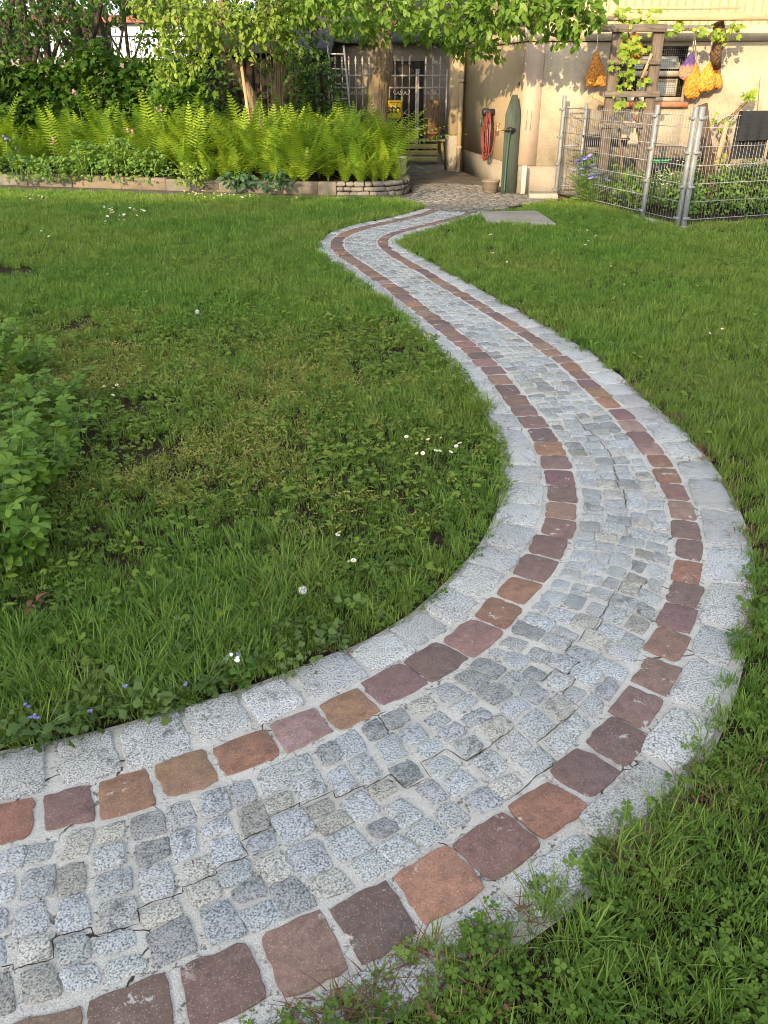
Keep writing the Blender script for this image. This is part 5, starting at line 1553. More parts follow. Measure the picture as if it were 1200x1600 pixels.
for z in (.10, .22, .34): part('slat', M['wood_moss'], crate, lambda mb: mb.bar((bl + .14, Yb - .13, z), (br_ - .14, Yb - .13, z), .09, .018, (0, 1, 0), .003))
for q in (bl + .15, br_ - .15): part('end_board', M['wood_moss'], crate, lambda mb: mb.box((q, Yb + .02, .2), (.02, .26, .38)))
box_y = PY(685, 215, Yb)
mb = MB(); mb.lathe([(.13, 0), (.15, .02), (.20, .30), (.19, .55), (.15, .68), (.16, .72), (.14, .72), (.12, .6)], (PY(677, 200, Yb)[0], Yb + .05, zb_ + .016), 16)
setp(mb.build('milk_churn', M['bark_vine'], smooth=True), 'dark rusty churn standing on the slatted table before the gate', 'churn')
mb = MB(); mb.lathe([(.07, 0), (.10, .11), (.11, .11), (.11, .14), (.09, .14)], (PY(676, 214, Yb)[0] - .02, Yb - .13, zb_ + .016), 14)
setp(mb.build('flower_pot', M['terracotta'], smooth=True), 'little terracotta pot on the front edge of the slatted table', 'pot')
# white pail at the bed end
wb_ = P(628, 292)
mb = MB(); mb.lathe([(.115, 0), (.12, .01), (.142, .27), (.15, .27), (.15, .30), (.138, .30), (.13, .05)], (wb_[0] - .06, wb_[1] + .28, BH - .05), 20)
setp(mb.build('white_bucket', M['white_plastic'], smooth=True), 'white plastic bucket at the round end of the fern bed', 'bucket')
# small potted shoots by the shed
pp_ = PY(470, 185, 18.6)
pot = thing('potted_plant', (pp_[0], 18.6, 0), 'pale pot with two thin shoots before the dark shed', 'plant')
part('stand', M['wood_dark'], pot, lambda mb: mb.box((pp_[0], 18.6, .22), (.3, .3, .44)))
part('pot', M['white_plastic'], pot, lambda mb: mb.lathe([(.11, 0), (.13, .02), (.17, .24), (.18, .28), (.15, .28)], (pp_[0], 18.6, .445), 14), smooth=True)
part('shoot', M['lucerne_stem'], pot, lambda mb: [mb.tube(spline([(pp_[0] + dx, 18.6, .7), (pp_[0] + dx * 1.5, 18.6, 1.0), (pp_[0] + dx * 1.2, 18.6, 1.3)], 4), .012, 5) for dx in (-.07, .05)], smooth=True)

# white neighbour building at the left, with red roof edge and railing
Yn = 30.0
nx0, nx1 = PY(-160, 60, Yn)[0], PY(350, 60, Yn)[0]
nz0, nz1 = 0, PY(0, 36, Yn)[2]
nb = thing('white_building', ((nx0 + nx1) / 2, Yn, 0), 'white neighbouring building with a red roof edge behind the dark trees', 'building')
part('wall', M['white_wall'], nb, lambda mb: mb.box(((nx0 + nx1) / 2, Yn + 2, nz1 / 2), (nx1 - nx0, 4, nz1)))
part('roof', M['red_tile'], nb, lambda mb: mb.add([(nx0 - .2, Yn - .3, nz1), (nx1 + .2, Yn - .3, nz1), (nx1 + .2, Yn + 2.2, nz1 + .34), (nx0 - .2, Yn + 2.2, nz1 + .34), (nx0 - .2, Yn + 4.5, nz1), (nx1 + .2, Yn + 4.5, nz1), (nx0 - .2, Yn - .3, nz1 + .14), (nx1 + .2, Yn - .3, nz1 + .14)], [(6, 7, 2, 3), (3, 2, 5, 4), (0, 1, 7, 6)]))
for u in (20, 150): part('window', M['dark'], nb, lambda mb: mb.box((PY(u, 60, Yn)[0], Yn - .01, 2.9), (1.0, .06, 1.1)))
Yr = 26.0
rx0, rx1 = PY(180, 70, Yr)[0], PY(345, 70, Yr)[0]; rz0, rz1 = PY(0, 96, Yr)[2], PY(0, 57, Yr)[2]
rail = thing('metal_railing', ((rx0 + rx1) / 2, Yr, 0), 'thin dark railing on a low wall before the white building', 'railing')
part('base_wall', M['shed_wall'], rail, lambda mb: mb.box(((rx0 + rx1) / 2 - 2, Yr, rz0 / 2), (rx1 - rx0 + 4, .2, rz0)))
part('bars', M['iron_dark'], rail, lambda mb: [mb.bar((q, Yr, rz0), (q, Yr, rz1), .018, .018, (0, 1, 0)) for q in np.arange(rx0 - 4, rx1, .13)])
part('rail', M['iron_dark'], rail, lambda mb: [mb.bar((rx0 - 4, Yr, z), (rx1, Yr, z), .03, .03) for z in (rz0 + .08, rz1)])

# trees beyond everything, closing the view
for k, (u, Y, r, hh) in enumerate([(-120, 27, 2.0, 6), (60, 38, 3.0, 8), (230, 37, 3.0, 8.5), (420, 25, 1.8, 6.5), (520, 26, 2.0, 7.0), (620, 25, 2.0, 6.5), (730, 27, 2.0, 6.5), (330, 33, 2.6, 8)]):
    x = PY(u, 80, Y)[0]
    t_ = thing('distant_tree', (x, Y, 0), ['leafy tree beyond the dark trunks at far left', 'tree crown behind the white building, left one', 'tree crown behind the white building, right one', 'tree crown above the dark timber shed', 'tree crown above the ladder and shed', 'tree crown straight behind the apple tree', 'tree crown behind the garden house roof', 'tree crown behind the slender fruit tree'][k], 'tree')
    part('trunk', M['bark_dark'], t_, lambda mb: limb(mb, [(x, Y, -.1), (x + .1, Y, hh * .4), (x, Y, hh * .75)], .2, .08), smooth=True)
    cl = []
    for _ in range(34):
        a = random.uniform(0, 6.28); rr = r * sqrt(random.random()); zz = random.uniform(.16, 1.0) * hh
        cl.append(((x + rr * cos(a), Y + rr * sin(a) * .8, zz), (.75, .75, .6), 1.0))
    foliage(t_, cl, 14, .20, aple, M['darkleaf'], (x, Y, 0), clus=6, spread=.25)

# ================================================================== two trees beside the viewer that dapple the bed
for k, (x, y, r, z0, z1, n) in enumerate([(-4.9, 3.4, 1.35, 2.5, 5.2, 14), (-10.9, 4.3, 2.2, 2.2, 5.6, 26)]):
    t_ = thing('garden_tree', (x, y, 0), ['small leafy tree left of the viewer, outside the picture', 'broad leafy tree far left of the viewer, outside the picture'][k], 'tree')
    part('trunk', M['bark'], t_, lambda mb: limb(mb, [(x, y, -.05), (x + .1, y, 1.4), (x, y + .1, z0 + .3), (x + .1, y, z1 - .5)], .13, .05), smooth=True)
    cl = []
    for _ in range(n):
        a = random.uniform(0, 6.28); rr = r * sqrt(random.random())
        cl.append(((x + rr * cos(a), y + rr * sin(a), random.uniform(z0, z1)), (.5, .5, .36), 1.0))
    foliage(t_, cl, 30, .11, aple, M['apple'], (x, y, 0), clus=6)

# ================================================================== unseen house behind the viewer, height and distance shaped for shade and skylight
dw = thing('dwelling_house', (-12, -12, 0), 'unseen long four storey cream block behind the viewer, sized to shade the lawn', 'house')
ez = 13.0
sh = -SUN_AZ * ez / math.tan(SUN_EL)
A = np.array([-14.0, 13.5]) - sh; B = np.array([14.0, 11.0]) - sh
A = A; B = B
dd = (B - A) / np.linalg.norm(B - A); nn_ = np.array([-dd[1], dd[0]])
part('wall', M['stucco_front'], dw, lambda mb: mb.prism([tuple(A - nn_ * .4), tuple(A - nn_ * 8), tuple(B - nn_ * 8), tuple(B - nn_ * .4)], 0, ez - .1))
part('roof', M['red_tile'], dw, lambda mb: mb.add([(*A, ez), (*B, ez), (*(B - nn_ * 4.2), ez + 1.1), (*(A - nn_ * 4.2), ez + 1.1), (*(B - nn_ * 8.4), ez), (*(A - nn_ * 8.4), ez)], [(0, 1, 2, 3), (3, 2, 4, 5)]))
for k in range(8):
    p = A + dd * (2.5 + 3.6 * k) - nn_ * .4
    part('window', M['glass'], dw, lambda mb: [mb.box((p[0], p[1], z), (1.2, .1, 1.4), atan2(dd[1], dd[0])) for z in (1.7, 4.7, 7.7, 10.7)])
# ================================================================== lawn: grass, clover and weeds
SRC = bpy.data.collections.new('plant_kinds')      # sources for the scattered ground cover, not in the scene
def blades(n, rad, hmin, hmax, w, lean, seed, curl=0.6):
    r = random.Random(seed)
    vs = []; fs = []
    for _ in range(n):
        a = r.uniform(0, 2 * pi); d = rad * sqrt(r.random())
        bx, by = d * cos(a), d * sin(a)
        az = a + r.gauss(0, 0.9); h = r.uniform(hmin, hmax); ln = abs(r.gauss(lean, 0.22)); ww = w * r.uniform(0.7, 1.3)
        px, py = -sin(az), cos(az)
        o = len(vs)
        for k, t_ in enumerate((0, 0.35, 0.7)):
            out = h * ln * (t_ ** 1.7); up = h * (t_ - curl * ln * 0.45 * t_ * t_)
            wk = ww * (1, 0.92, 0.62)[k] / 2
            for sg in (-1, 1):
                vs.append((bx + cos(az) * out + px * wk * sg, by + sin(az) * out + py * wk * sg, up))
        vs.append((bx + cos(az) * h * ln, by + sin(az) * h * ln, h * (1 - curl * ln * 0.45)))
        fs += [(o, o + 1, o + 3, o + 2), (o + 2, o + 3, o + 5, o + 4), (o + 4, o + 5, o + 6)]
    return vs, fs
def kind(name, vs, fs, mats, mi=None):
    me = np_mesh(name, vs, [i for f in fs for i in f], [len(f) for f in fs], mats, None, False, mi)
    o = bpy.data.objects.new(name, me)
    return o
def leafset(n, rad, hmin, hmax, size, tpl, seed, tri=1, flat=0.35, stem=0.0012):
    """n leaves (single, or three leaflets) on thin stalks"""
    r = random.Random(seed); tv, tf = tpl
    vs = []; fs = []
    for _ in range(n):
        a = r.uniform(0, 2 * pi); d = rad * sqrt(r.random())
        c = np.array([d * cos(a), d * sin(a), r.uniform(hmin, hmax)])
        base = np.array([c[0] * 0.6, c[1] * 0.6, -0.005])
        o = len(vs)
        vs += [tuple(base + (stem, 0, 0)), tuple(base - (stem, 0, 0)), tuple(c)]
        fs.append((o, o + 1, o + 2))
        tilt = np.array([r.gauss(0, flat), r.gauss(0, flat), 1.0]); tilt /= np.linalg.norm(tilt)
        a0 = r.uniform(0, 2 * pi); s_ = size * r.uniform(0.7, 1.25)
        for k in range(tri):
            an = a0 + k * 2 * pi / max(tri, 1)
            dv = np.array([cos(an), sin(an), 0]); dv = dv - tilt * dv.dot(tilt); dv /= np.linalg.norm(dv)
            x = np.cross(dv, tilt)
            R = np.stack([x, dv, tilt], 1)
            o = len(vs)
            vs += [tuple(c + s_ * (R @ q)) for q in tv]
            fs += [tuple(i + o for i in f) for f in tf]
    return vs, fs
round_leaf = leaf_tpl(0.85, 0.12, 0.05, 0.45, 0.82, 0.85)
def cranes(n=7):
    v = [(0, .35, .02)]
    for i, a in enumerate(np.linspace(-155, 155, n * 2 + 1)):
        r = .60 if i % 2 else .47
        v.append((sin(radians(a)) * r, .35 + cos(radians(a)) * r, -.10 * (i % 2) - .03))
    return np.array(v, float), [(0, i + 1, i) for i in range(1, len(v) - 1)]
palm = cranes()
KINDS = {}
def addkinds(key, lst):
    c = bpy.data.collections.new('kinds_' + key)
    for k, o in enumerate(lst):
        o.name = '%s_%02d' % (key, k); c.objects.link(o)
    KINDS[key] = (c, len(lst))
addkinds('turf', [kind('t', *blades(15, 0.030, 0.035, 0.075, 0.0032, 0.45, 10 + k), M['grass']) for k in range(4)]
         + [kind('t', *blades(10, 0.022, 0.06, 0.12, 0.0036, 0.65, 30 + k), M['grass']) for k in range(3)]
         + [kind('t', *blades(6, 0.03, 0.05, 0.09, 0.0026, 0.8, 60), M['grass_dry'])])
addkinds('farturf', [kind('t', *blades(22, 0.055, 0.035, 0.075, 0.0058, 0.45, 110 + k), M['grass']) for k in range(4)]
         + [kind('t', *blades(9, 0.05, 0.06, 0.105, 0.006, 0.55, 130 + k), M['grass']) for k in range(2)])
addkinds('clover', [kind('c', *leafset(11, 0.045, 0.012, 0.045, 0.0125, round_leaf, 200 + k, 3, 0.35), M['clover']) for k in range(4)])
addkinds('weed', [kind('w', *leafset(7, 0.045, 0.015, 0.05, 0.021, palm, 300 + k, 1, 0.4), M['weed']) for k in range(3)]
         + [kind('w', *leafset(8, 0.03, 0.01, 0.05, 0.028, leaf_tpl(0.4), 310 + k, 1, 0.6), M['weed']) for k in range(2)]
         + [kind('w', *leafset(18, 0.06, 0.01, 0.055, 0.010, leaf_tpl(0.55), 320 + k, 2, 0.5), M['chickweed']) for k in range(3)])
ivs = [leafset(9, 0.05, 0.008, 0.045, 0.020, lobed_tpl(4, 0.1), 400 + k, 1, 0.5) for k in range(3)]
addkinds('ivy', [kind('i', *q, M['ivy']) for q in ivs])
addkinds('thatch', [kind('d', *blades(12, 0.035, 0.02, 0.05, 0.0028, 1.5, 500 + k), M['dead']) for k in range(2)])

def gn_scatter(name, pts, idx, rot, scl, key, kindv='stuff', label=None, cat=None):
    me = bpy.data.meshes.new(name)
    me.vertices.add(len(pts)); me.vertices.foreach_set('co', np.asarray(pts, np.float32).ravel())
    for nm, ty, dat, fld in (('idx', 'INT', np.asarray(idx, np.int32), 'value'), ('rot', 'FLOAT_VECTOR', np.asarray(rot, np.float32).ravel(), 'vector'), ('scl', 'FLOAT', np.asarray(scl, np.float32), 'value')):
        a = me.attributes.new(nm, ty, 'POINT'); a.data.foreach_set(fld, dat)
    o = link(name, me)
    ng = bpy.data.node_groups.new(name, 'GeometryNodeTree')
    ng.interface.new_socket('Geometry', in_out='INPUT', socket_type='NodeSocketGeometry')
    ng.interface.new_socket('Geometry', in_out='OUTPUT', socket_type='NodeSocketGeometry')
    N = ng.nodes; Lk = ng.links.new
    gi = N.new('NodeGroupInput'); go = N.new('NodeGroupOutput')
    m2p = N.new('GeometryNodeMeshToPoints'); ip = N.new('GeometryNodeInstanceOnPoints'); ci = N.new('GeometryNodeCollectionInfo')
    ci.inputs['Collection'].default_value = KINDS[key][0]
    ci.inputs['Separate Children'].default_value = True
    ci.inputs['Reset Children'].default_value = True
    ip.inputs['Pick Instance'].default_value = True
    def at(nm, ty):
        n_ = N.new('GeometryNodeInputNamedAttribute'); n_.data_type = ty; n_.inputs['Name'].default_value = nm
        return n_.outputs[0]
    Lk(gi.outputs[0], m2p.inputs[0]); Lk(m2p.outputs[0], ip.inputs['Points']); Lk(ci.outputs[0], ip.inputs['Instance'])
    Lk(at('idx', 'INT'), ip.inputs['Instance Index']); Lk(at('rot', 'FLOAT_VECTOR'), ip.inputs['Rotation']); Lk(at('scl', 'FLOAT'), ip.inputs['Scale'])
    Lk(ip.outputs[0], go.inputs[0])
    md = o.modifiers.new('scatter', 'NODES'); md.node_group = ng
    setp(o, label, cat, kind=kindv)
    return o

LAWN_L = [(-9.5, 0.3), (0.9, 0.3), (1.6, 3), (1.2, 12.2), (0.56, 12.12), (0.2, 12.75), (-3.0, 13.15), (-6.6, 14.0), (-9.5, 14.6)]
LAWN_R = [(-0.4, 0.2), (4.5, 0.2), (7.5, 3), (9, 11.9), (4.9, 10.85), (3.6, 10.42), (3.38, 11.0), (2.75, 12.75), (2.0, 12.25), (1.85, 11.75), (1.35, 11.35), (0.4, 10.4), (-0.3, 9.3)]
LUC = [P(40, 600)[:2], P(20, 700)[:2], P(50, 850)[:2]]
SOIL = [(P(12, 425), 0.42), (P(120, 512), 0.22), (P(275, 745), 0.12), (P(215, 640), 0.14), (P(235, 705), 0.16), (P(200, 540), .16), (P(60, 945), 0.09), (P(110, 690), 0.16)]
def soilness(x, y):
    f = np.zeros(len(x))
    for c, r in SOIL:
        d = np.hypot(x - c[0], y - c[1]) / r
        f = np.maximum(f, np.clip(1.3 - d, 0, 1))
    return f
def lawn_pts(dens, y0, y1):
    x0, x1 = -9.5, 9.0
    n = int(dens * (x1 - x0) * (y1 - y0))
    x = rng.uniform(x0, x1, n); y = rng.uniform(y0, y1, n)
    keep = np.abs(x) < 0.56 * y + 1.3
    x, y = x[keep], y[keep]
    lat, st = lateral(x, y)
    ragged = 0.045 * (vnoise(x, y, 14) - 0.45)
    okL = (lat < EDGE_L(st) + ragged) & inpoly(x, y, LAWN_L)
    over = np.interp(st, [0, sY(1.2), sY(1.7), sY(2.2), SL], [0.07, 0.085, 0.055, 0.02, 0.01])
    okR = (lat > EDGE_R(st) - ragged - over) & inpoly(x, y, LAWN_R)
    inslab = inpoly(x, y, [tuple(q) for q in sl])
    ok = (okL | okR) & ~inslab
    de = np.where(okL, EDGE_L(st) - lat, lat - EDGE_R(st))
    return x[ok], y[ok], okL[ok], de[ok]
def weedy(x, y):
    """how far the lawn gives way to weeds: the rough patch left of the path"""
    c = P(230, 640)
    d = np.hypot((x - c[0]) / 1.6, (y - c[1]) / 2.0)
    f = np.clip(1.35 - d, 0, 1) * (x < 0.6)
    return np.clip(f + 0.5 * (vnoise(x, y, 1.6, 5) - 0.5) * (f > 0), 0, 1)
def emit(name, key, x, y, idx, scl, tilt=0.12, z=0.0):
    n = len(x)
    rot = np.stack([rng.normal(0, tilt, n), rng.normal(0, tilt, n), rng.uniform(0, 2 * pi, n)], 1)
    pts = np.stack([x, y, np.full(n, -0.004) + z], 1)
    return gn_scatter(name, pts, idx, rot, scl, key, 'stuff')

gx, gy, gi_, gs = [], [], [], []
for y0, y1, dn_, k in ((0.55, 2.6, 1900, 0.86), (2.6, 5.0, 1300, 0.86)):
    x, y, isl, de = lawn_pts(dn_, y0, y1)
    w = weedy(x, y); so = soilness(x, y)
    clo = np.where(isl, vnoise(x, y, 2.3, 9), vnoise(x, y, 2.0, 9) * np.interp(y, [1.0, 2.6], [0.8, 0.5]))
    p = (1 - 0.75 * w) * (1 - so) * np.clip(1.3 - 0.6 * clo, 0.35, 1) * np.clip(0.5 + de / 0.10, 0.45, 1)
    keep = rng.random(len(x)) < p
    x, y = x[keep], y[keep]
    tall = vnoise(x, y, 1.9, 33)
    idx = np.where(rng.random(len(x)) < 0.10 + 0.30 * (tall > .55), rng.integers(4, 7, len(x)), rng.integers(0, 4, len(x)))
    idx = np.where(rng.random(len(x)) < 0.018, 7, idx)
    gx.append(x); gy.append(y); gi_.append(idx); gs.append(k * rng.uniform(0.65, 1.2, len(x)) * (0.75 + 0.5 * tall))
emit('lawn_grass', 'turf', *[np.concatenate(a) for a in (gx, gy, gi_, gs)])
gx, gy, gi_, gs = [], [], [], []
for y0, y1, dn_, k in ((5.0, 8.5, 560, 0.85), (8.5, 14.4, 360, 1.0)):
    x, y, isl, de = lawn_pts(dn_, y0, y1)
    p = (1 - 0.6 * weedy(x, y)) * (1 - soilness(x, y))
    keep = rng.random(len(x)) < p
    x, y = x[keep], y[keep]
    tall = vnoise(x, y, 1.2, 33)
    idx = np.where(rng.random(len(x)) < 0.15, rng.integers(4, 6, len(x)), rng.integers(0, 4, len(x)))
    gx.append(x); gy.append(y); gi_.append(idx); gs.append(k * rng.uniform(0.6, 1.2, len(x)) * (0.7 + 0.6 * tall))
emit('lawn_grass', 'farturf', *[np.concatenate(a) for a in (gx, gy, gi_, gs)])
# clover
gx, gy, gi_, gs = [], [], [], []
for y0, y1, dn_ in ((0.55, 2.6, 640), (2.6, 6.0, 300)):
    x, y, isl, de = lawn_pts(dn_, y0, y1)
    f = np.where(isl, vnoise(x, y, 2.3, 9) * 0.9 - 0.12, 0.08 + vnoise(x, y, 2.0, 9) * np.interp(y, [1.0, 2.6], [1.0, 0.25]))
    keep = rng.random(len(x)) < f * (1 - soilness(x, y)) * (1 - 0.5 * weedy(x, y))
    x, y = x[keep], y[keep]
    gx.append(x); gy.append(y); gi_.append(rng.integers(0, 4, len(x))); gs.append(rng.uniform(0.55, 1.1, len(x)))
emit('clover_patches', 'clover', *[np.concatenate(a) for a in (gx, gy, gi_, gs)])
# broad-leaved weeds and chickweed
gx, gy, gi_, gs = [], [], [], []
for y0, y1, dn_ in ((0.9, 3.0, 330), (3.0, 8.5, 430)):
    x, y, isl, de = lawn_pts(dn_, y0, y1)
    w = weedy(x, y)
    keep = rng.random(len(x)) < np.where(isl, 0.12 + 0.85 * w, np.where(y < 2.2, 0.0, 0.05)) * (1 - 0.85 * soilness(x, y))
    x, y, w = x[keep], y[keep], w[keep]
    yel = (rng.random(len(x)) < 0.9 * (vnoise(x, y, 1.5, 21) > 0.36) * w * (y > 2.8))
    idx = np.where(yel, rng.integers(5, 8, len(x)), rng.integers(0, 5, len(x)))
    gx.append(x); gy.append(y); gi_.append(idx); gs.append(rng.uniform(0.7, 1.3, len(x)))
emit('lawn_weeds', 'weed', *[np.concatenate(a) for a in (gx, gy, gi_, gs)])
# ground ivy fringing the near path edge, dry thatch on the right rim
x, y, isl, de = lawn_pts(900, 0.9, 2.6)
f = np.where(isl, np.exp(-np.clip(de, 0, 9) / 0.09) * np.clip((0.2 - x) * 1.2, 0, 1) , 0)
k_ = rng.random(len(x)) < f
emit('ground_ivy', 'ivy', x[k_], y[k_], rng.integers(0, 3, k_.sum()), rng.uniform(0.7, 1.25, k_.sum()), 0.3, 0.01)
x, y, isl, de = lawn_pts(900, 0.9, 9.0)
f = np.where(isl, 0.08, 0.7) * np.exp(-np.clip(de, 0, 9) / 0.04) * (vnoise(x, y, 5, 3) > 0.45)
k_ = rng.random(len(x)) < f
emit('dry_thatch', 'thatch', x[k_], y[k_], rng.integers(0, 2, k_.sum()), rng.uniform(0.7, 1.3, k_.sum()), 0.2)
# ================================================================== garden plants behind the mesh fence
def inbed(u, v, o): a, _ = fpx(u, v, o); return fw(a, o, 0)
strap = leaf_tpl(.10, .1, .35, .4, .75, .8)
def strappy(u, v, Y, n, h, mat, label, nm='strappy_plant'):
    b = P(u, v) if Y is None else np.array([PY(u, v, Y)[0], Y, 0])
    t_ = thing(nm, b, label, 'plant')
    th = rng.uniform(0, 6.28, n); pos = np.stack([b[0] + .14 * rng.normal(0, 1, n), b[1] + .14 * rng.normal(0, 1, n), np.zeros(n)], 1)
    d = np.stack([np.cos(th) * .45, np.sin(th) * .45, np.full(n, 1.0)], 1)
    scatter_obj('leaves', strap, pos, d, np.stack([-np.cos(th), -np.sin(th), np.full(n, .3)], 1), h * rng.uniform(.6, 1.2, n), M[mat], t_, b, .2)
    return t_
gs_ = [(905, 300, 'tuft of strap leaves at the far fence end'), (945, 312, 'strap leaves behind the purple iris'), (975, 318, 'strap leaved clump left of the middle fence post'), (1030, 322, 'strap leaved clump right of the middle fence post'), (1135, 325, 'strap leaves behind the fence below the towels'), (1180, 325, 'strap leaved clump at the right picture edge')]
for u, v, lb in gs_: strappy(u, v, None, 90, .55, 'bedleaf', lb)
for k, (u, v, r, lb) in enumerate([(1075, 333, .32, 'low green plants behind the fence corner'), (1120, 335, .38, 'leafy ground plant behind the fence right of the corner post'), (1165, 335, .4, 'leafy ground plant under the first towel'), (1205, 333, .4, 'leafy ground plant at the right picture edge'), (990, 327, .3, 'low leafy plant at the foot of the middle post'), (930, 311, .28, 'low leafy plant left of the middle post'), (1040, 312, .4, 'low leafy plant before the terracotta pot'), (1140, 305, .45, 'low leafy plant below the young vine'), (1190, 300, .5, 'bushy plant by the wall at the right edge')]):
    q = P(u, v); bush('garden_plant', lb, 'plant', q[0], q[1] + .1, 0, r, r * .8, .3 + .1 * (k % 3), 380, .055, small, M['bedleaf'], stems=3)
def blossom_mound(u, v, Y, rx, n, z0, z1, mat, label, nm, cat, size=.02):
    c = PY(u, v, Y); t_ = thing(nm, (c[0], Y, 0), label, cat)
    mb = MB()
    for _ in range(n):
        p = (c[0] + random.gauss(0, rx * .5), Y + random.gauss(0, rx * .4), random.uniform(z0, z1))
        s_ = size * random.uniform(.7, 1.2)
        for k in range(2):
            a = random.uniform(0, 3.1)
            mb.add([(p[0] + s_ * cos(a + q * pi / 2), p[1] + s_ * sin(a + q * pi / 2) * .7 , p[2] + s_ * .5 * random.uniform(-1, 1)) for q in range(4)], [(0, 1, 2, 3)])
        mb.cur = 1; mb.bar((p[0], p[1], p[2] - .2), (p[0], p[1], p[2]), .004, .004); mb.cur = 0
    mb.build('blossoms', [mat, M['lucerne_stem']], t_)
    n2 = 260; th = rng.uniform(0, 6.28, n2)
    pos = np.stack([c[0] + rng.normal(0, rx * .5, n2), Y + rng.normal(0, rx * .4, n2), rng.uniform(.03, z1 - .04, n2)], 1)
    scatter_obj('foliage', strap, pos, np.stack([np.cos(th), np.sin(th), rng.uniform(.2, 1.2, n2)], 1), np.tile(np.array([0, 0, 1.0]), (n2, 1)), .16 * rng.uniform(.6, 1.2, n2), M['bedleaf'], t_, (c[0], Y, 0), .4)
blossom_mound(1085, 290, 11.9, .28, 90, .36, .62, M['white_petal'], 'white flowering mound left of the dark brown board', 'white_flowers', 'flowers')
blossom_mound(1040, 300, 11.7, .26, 80, .28, .48, M['white_petal'], 'white flowering mound right of the middle fence post', 'white_flowers', 'flowers')
blossom_mound(1160, 285, 11.8, .32, 110, .38, .58, M['white_petal'], 'large white flowering mound below the towels', 'white_flowers', 'flowers')
blossom_mound(1195, 280, 11.8, .3, 110, .40, .66, M['white_petal'], 'white flowering mound at the right picture edge', 'white_flowers', 'flowers')
blossom_mound(915, 280, 12.4, .17, 60, .38, .64, M['purple'], 'pale violet iris flowers behind the fence end', 'iris', 'flowers', .045)
blossom_mound(930, 296, 12.2, .15, 36, .30, .45, M['purple'], 'lower violet iris flowers right of the first cluster', 'iris', 'flowers', .045)
mb = MB(); sheet(mb, [tuple(fA), tuple(fC), tuple(fE), tuple(fw(6.5, 0, 0)[:2]), tuple(fw(.5, 0, 0)[:2])], 0.0)
setp(mb.build('flower_bed_soil', M['soil'], origin=(0, 0, 0)), kind='structure')

# ================================================================== tall trefoil plants at the left edge of the lawn
tl = leaf_tpl(.56, .12, .16, .5, .85, .85)
vs = []; fs = []
for a in (-1.0, 0.0, 1.0):
    R = np.array([[cos(a), -sin(a), 0], [sin(a), cos(a), 0], [0, 0, 1]]); o = len(vs)
    for q in tl[0]:
        w = R @ (q * (1.0, 1.0, 1.0)) + R @ np.array([0, .05, 0]); vs.append((w[0], w[1] + .28, w[2] - .05 * abs(a)))
    fs += [tuple(i + o for i in f) for f in tl[1]]
o = len(vs); vs += [(-.02, 0, 0), (.02, 0, 0), (.012, .3, 0), (-.012, .3, 0)]; fs.append((o, o + 1, o + 2, o + 3))
TRI = np_mesh('trefoil_leaf', vs, [i for f in fs for i in f], [len(f) for f in fs], M['lucerne'])
tre = [(5, 575, .30, 'trefoil plant at the left edge, farthest back'), (55, 600, .27, 'trefoil plant behind the others, just right of the edge'), (100, 640, .2, 'small trefoil plant at the right rim of the rear clump'), (20, 690, .27, 'trefoil plant in the middle of the left edge clump'), (88, 770, .27, 'trefoil plant with tall pale stalks at the right of the clump'), (40, 810, .31, 'large trefoil plant in the front clump, nearest the middle'), (-10, 800, .36, 'trefoil plant cut by the left edge'), (48, 890, .26, 'front trefoil plant with round leaves'), (10, 905, .28, 'front trefoil plant at the left picture edge'), (-40, 900, .34, 'trefoil plant just beyond the left picture edge'), (-30, 690, .36, 'trefoil plant outside the left edge, middle'), (130, 690, .2, 'low trefoil plant nearest the bare soil'), (-15, 620, .3, 'trefoil plant cut by the left edge, rear'), (35, 740, .28, 'trefoil plant between the rear and front clumps'), (65, 660, .24, 'trefoil plant in the middle of the rear clump'), (15, 845, .3, 'trefoil plant low in the front clump at the edge')]
for u, v, h, lb in tre:
    b = P(u, v)
    t_ = thing('trefoil_plant', b, lb, 'plant', None)
    for k in range(12 if h > .25 else 7):
        a = random.uniform(0, 6.28); rr = random.uniform(.05, .17); hh = h * random.uniform(.65, 1.05)
        p1 = b + np.array([rr * cos(a), rr * sin(a), hh]); pm = b + np.array([rr * .35 * cos(a), rr * .35 * sin(a), hh * .55])
        sp_ = spline([b + np.array([.02 * cos(a), .02 * sin(a), -.01]), pm, p1], 4)
        part('stem', M['lucerne_stem'], t_, lambda mb: mb.tube(sp_, [.0035 - .0002 * i for i in range(len(sp_))], 5), smooth=True)
        for f_ in (.45, .62, .74, .84, .93, 1.0):
            i = min(int(f_ * (len(sp_) - 1)), len(sp_) - 1); aa = a + random.gauss(0, 1.3)
            leaf_part(t_, TRI, sp_[i], (cos(aa), sin(aa), random.uniform(.0, .6)), (random.gauss(0, .15), random.gauss(-.15, .15), 1), random.uniform(.038, .060))

# ================================================================== small things in the lawn
def dandelion(u, v, h, label):
    b = P(u, v)
    b = np.array(PY(u, v, P(u, v, h)[1])); base = np.array([b[0], b[1], 0])
    t_ = thing('dandelion_clock', base, label, 'dandelion')
    part('stalk', M['lucerne_stem'], t_, lambda mb: mb.tube(spline([base, base + (.008, 0, h * .5), b], 4), .0025, 5), smooth=True)
    def head(mb):
        for k in range(70):
            d = rng.normal(0, 1, 3); d /= np.linalg.norm(d)
            p = b + d * .015; x = np.cross(d, (0.3, .5, .8)); x /= np.linalg.norm(x); y = np.cross(d, x)
            mb.add([p + x * .004, p + y * .004, p - x * .004, p - y * .004], [(0, 1, 2, 3)])
            mb.bar(b, p, .0006, .0006)
    part('seed_head', M['seed'], t_, head)
dandelion(308, 487, .16, 'white dandelion clock on a tall stalk in the left lawn')
dandelion(473, 922, .05, 'low dandelion clock near the inner path bend')
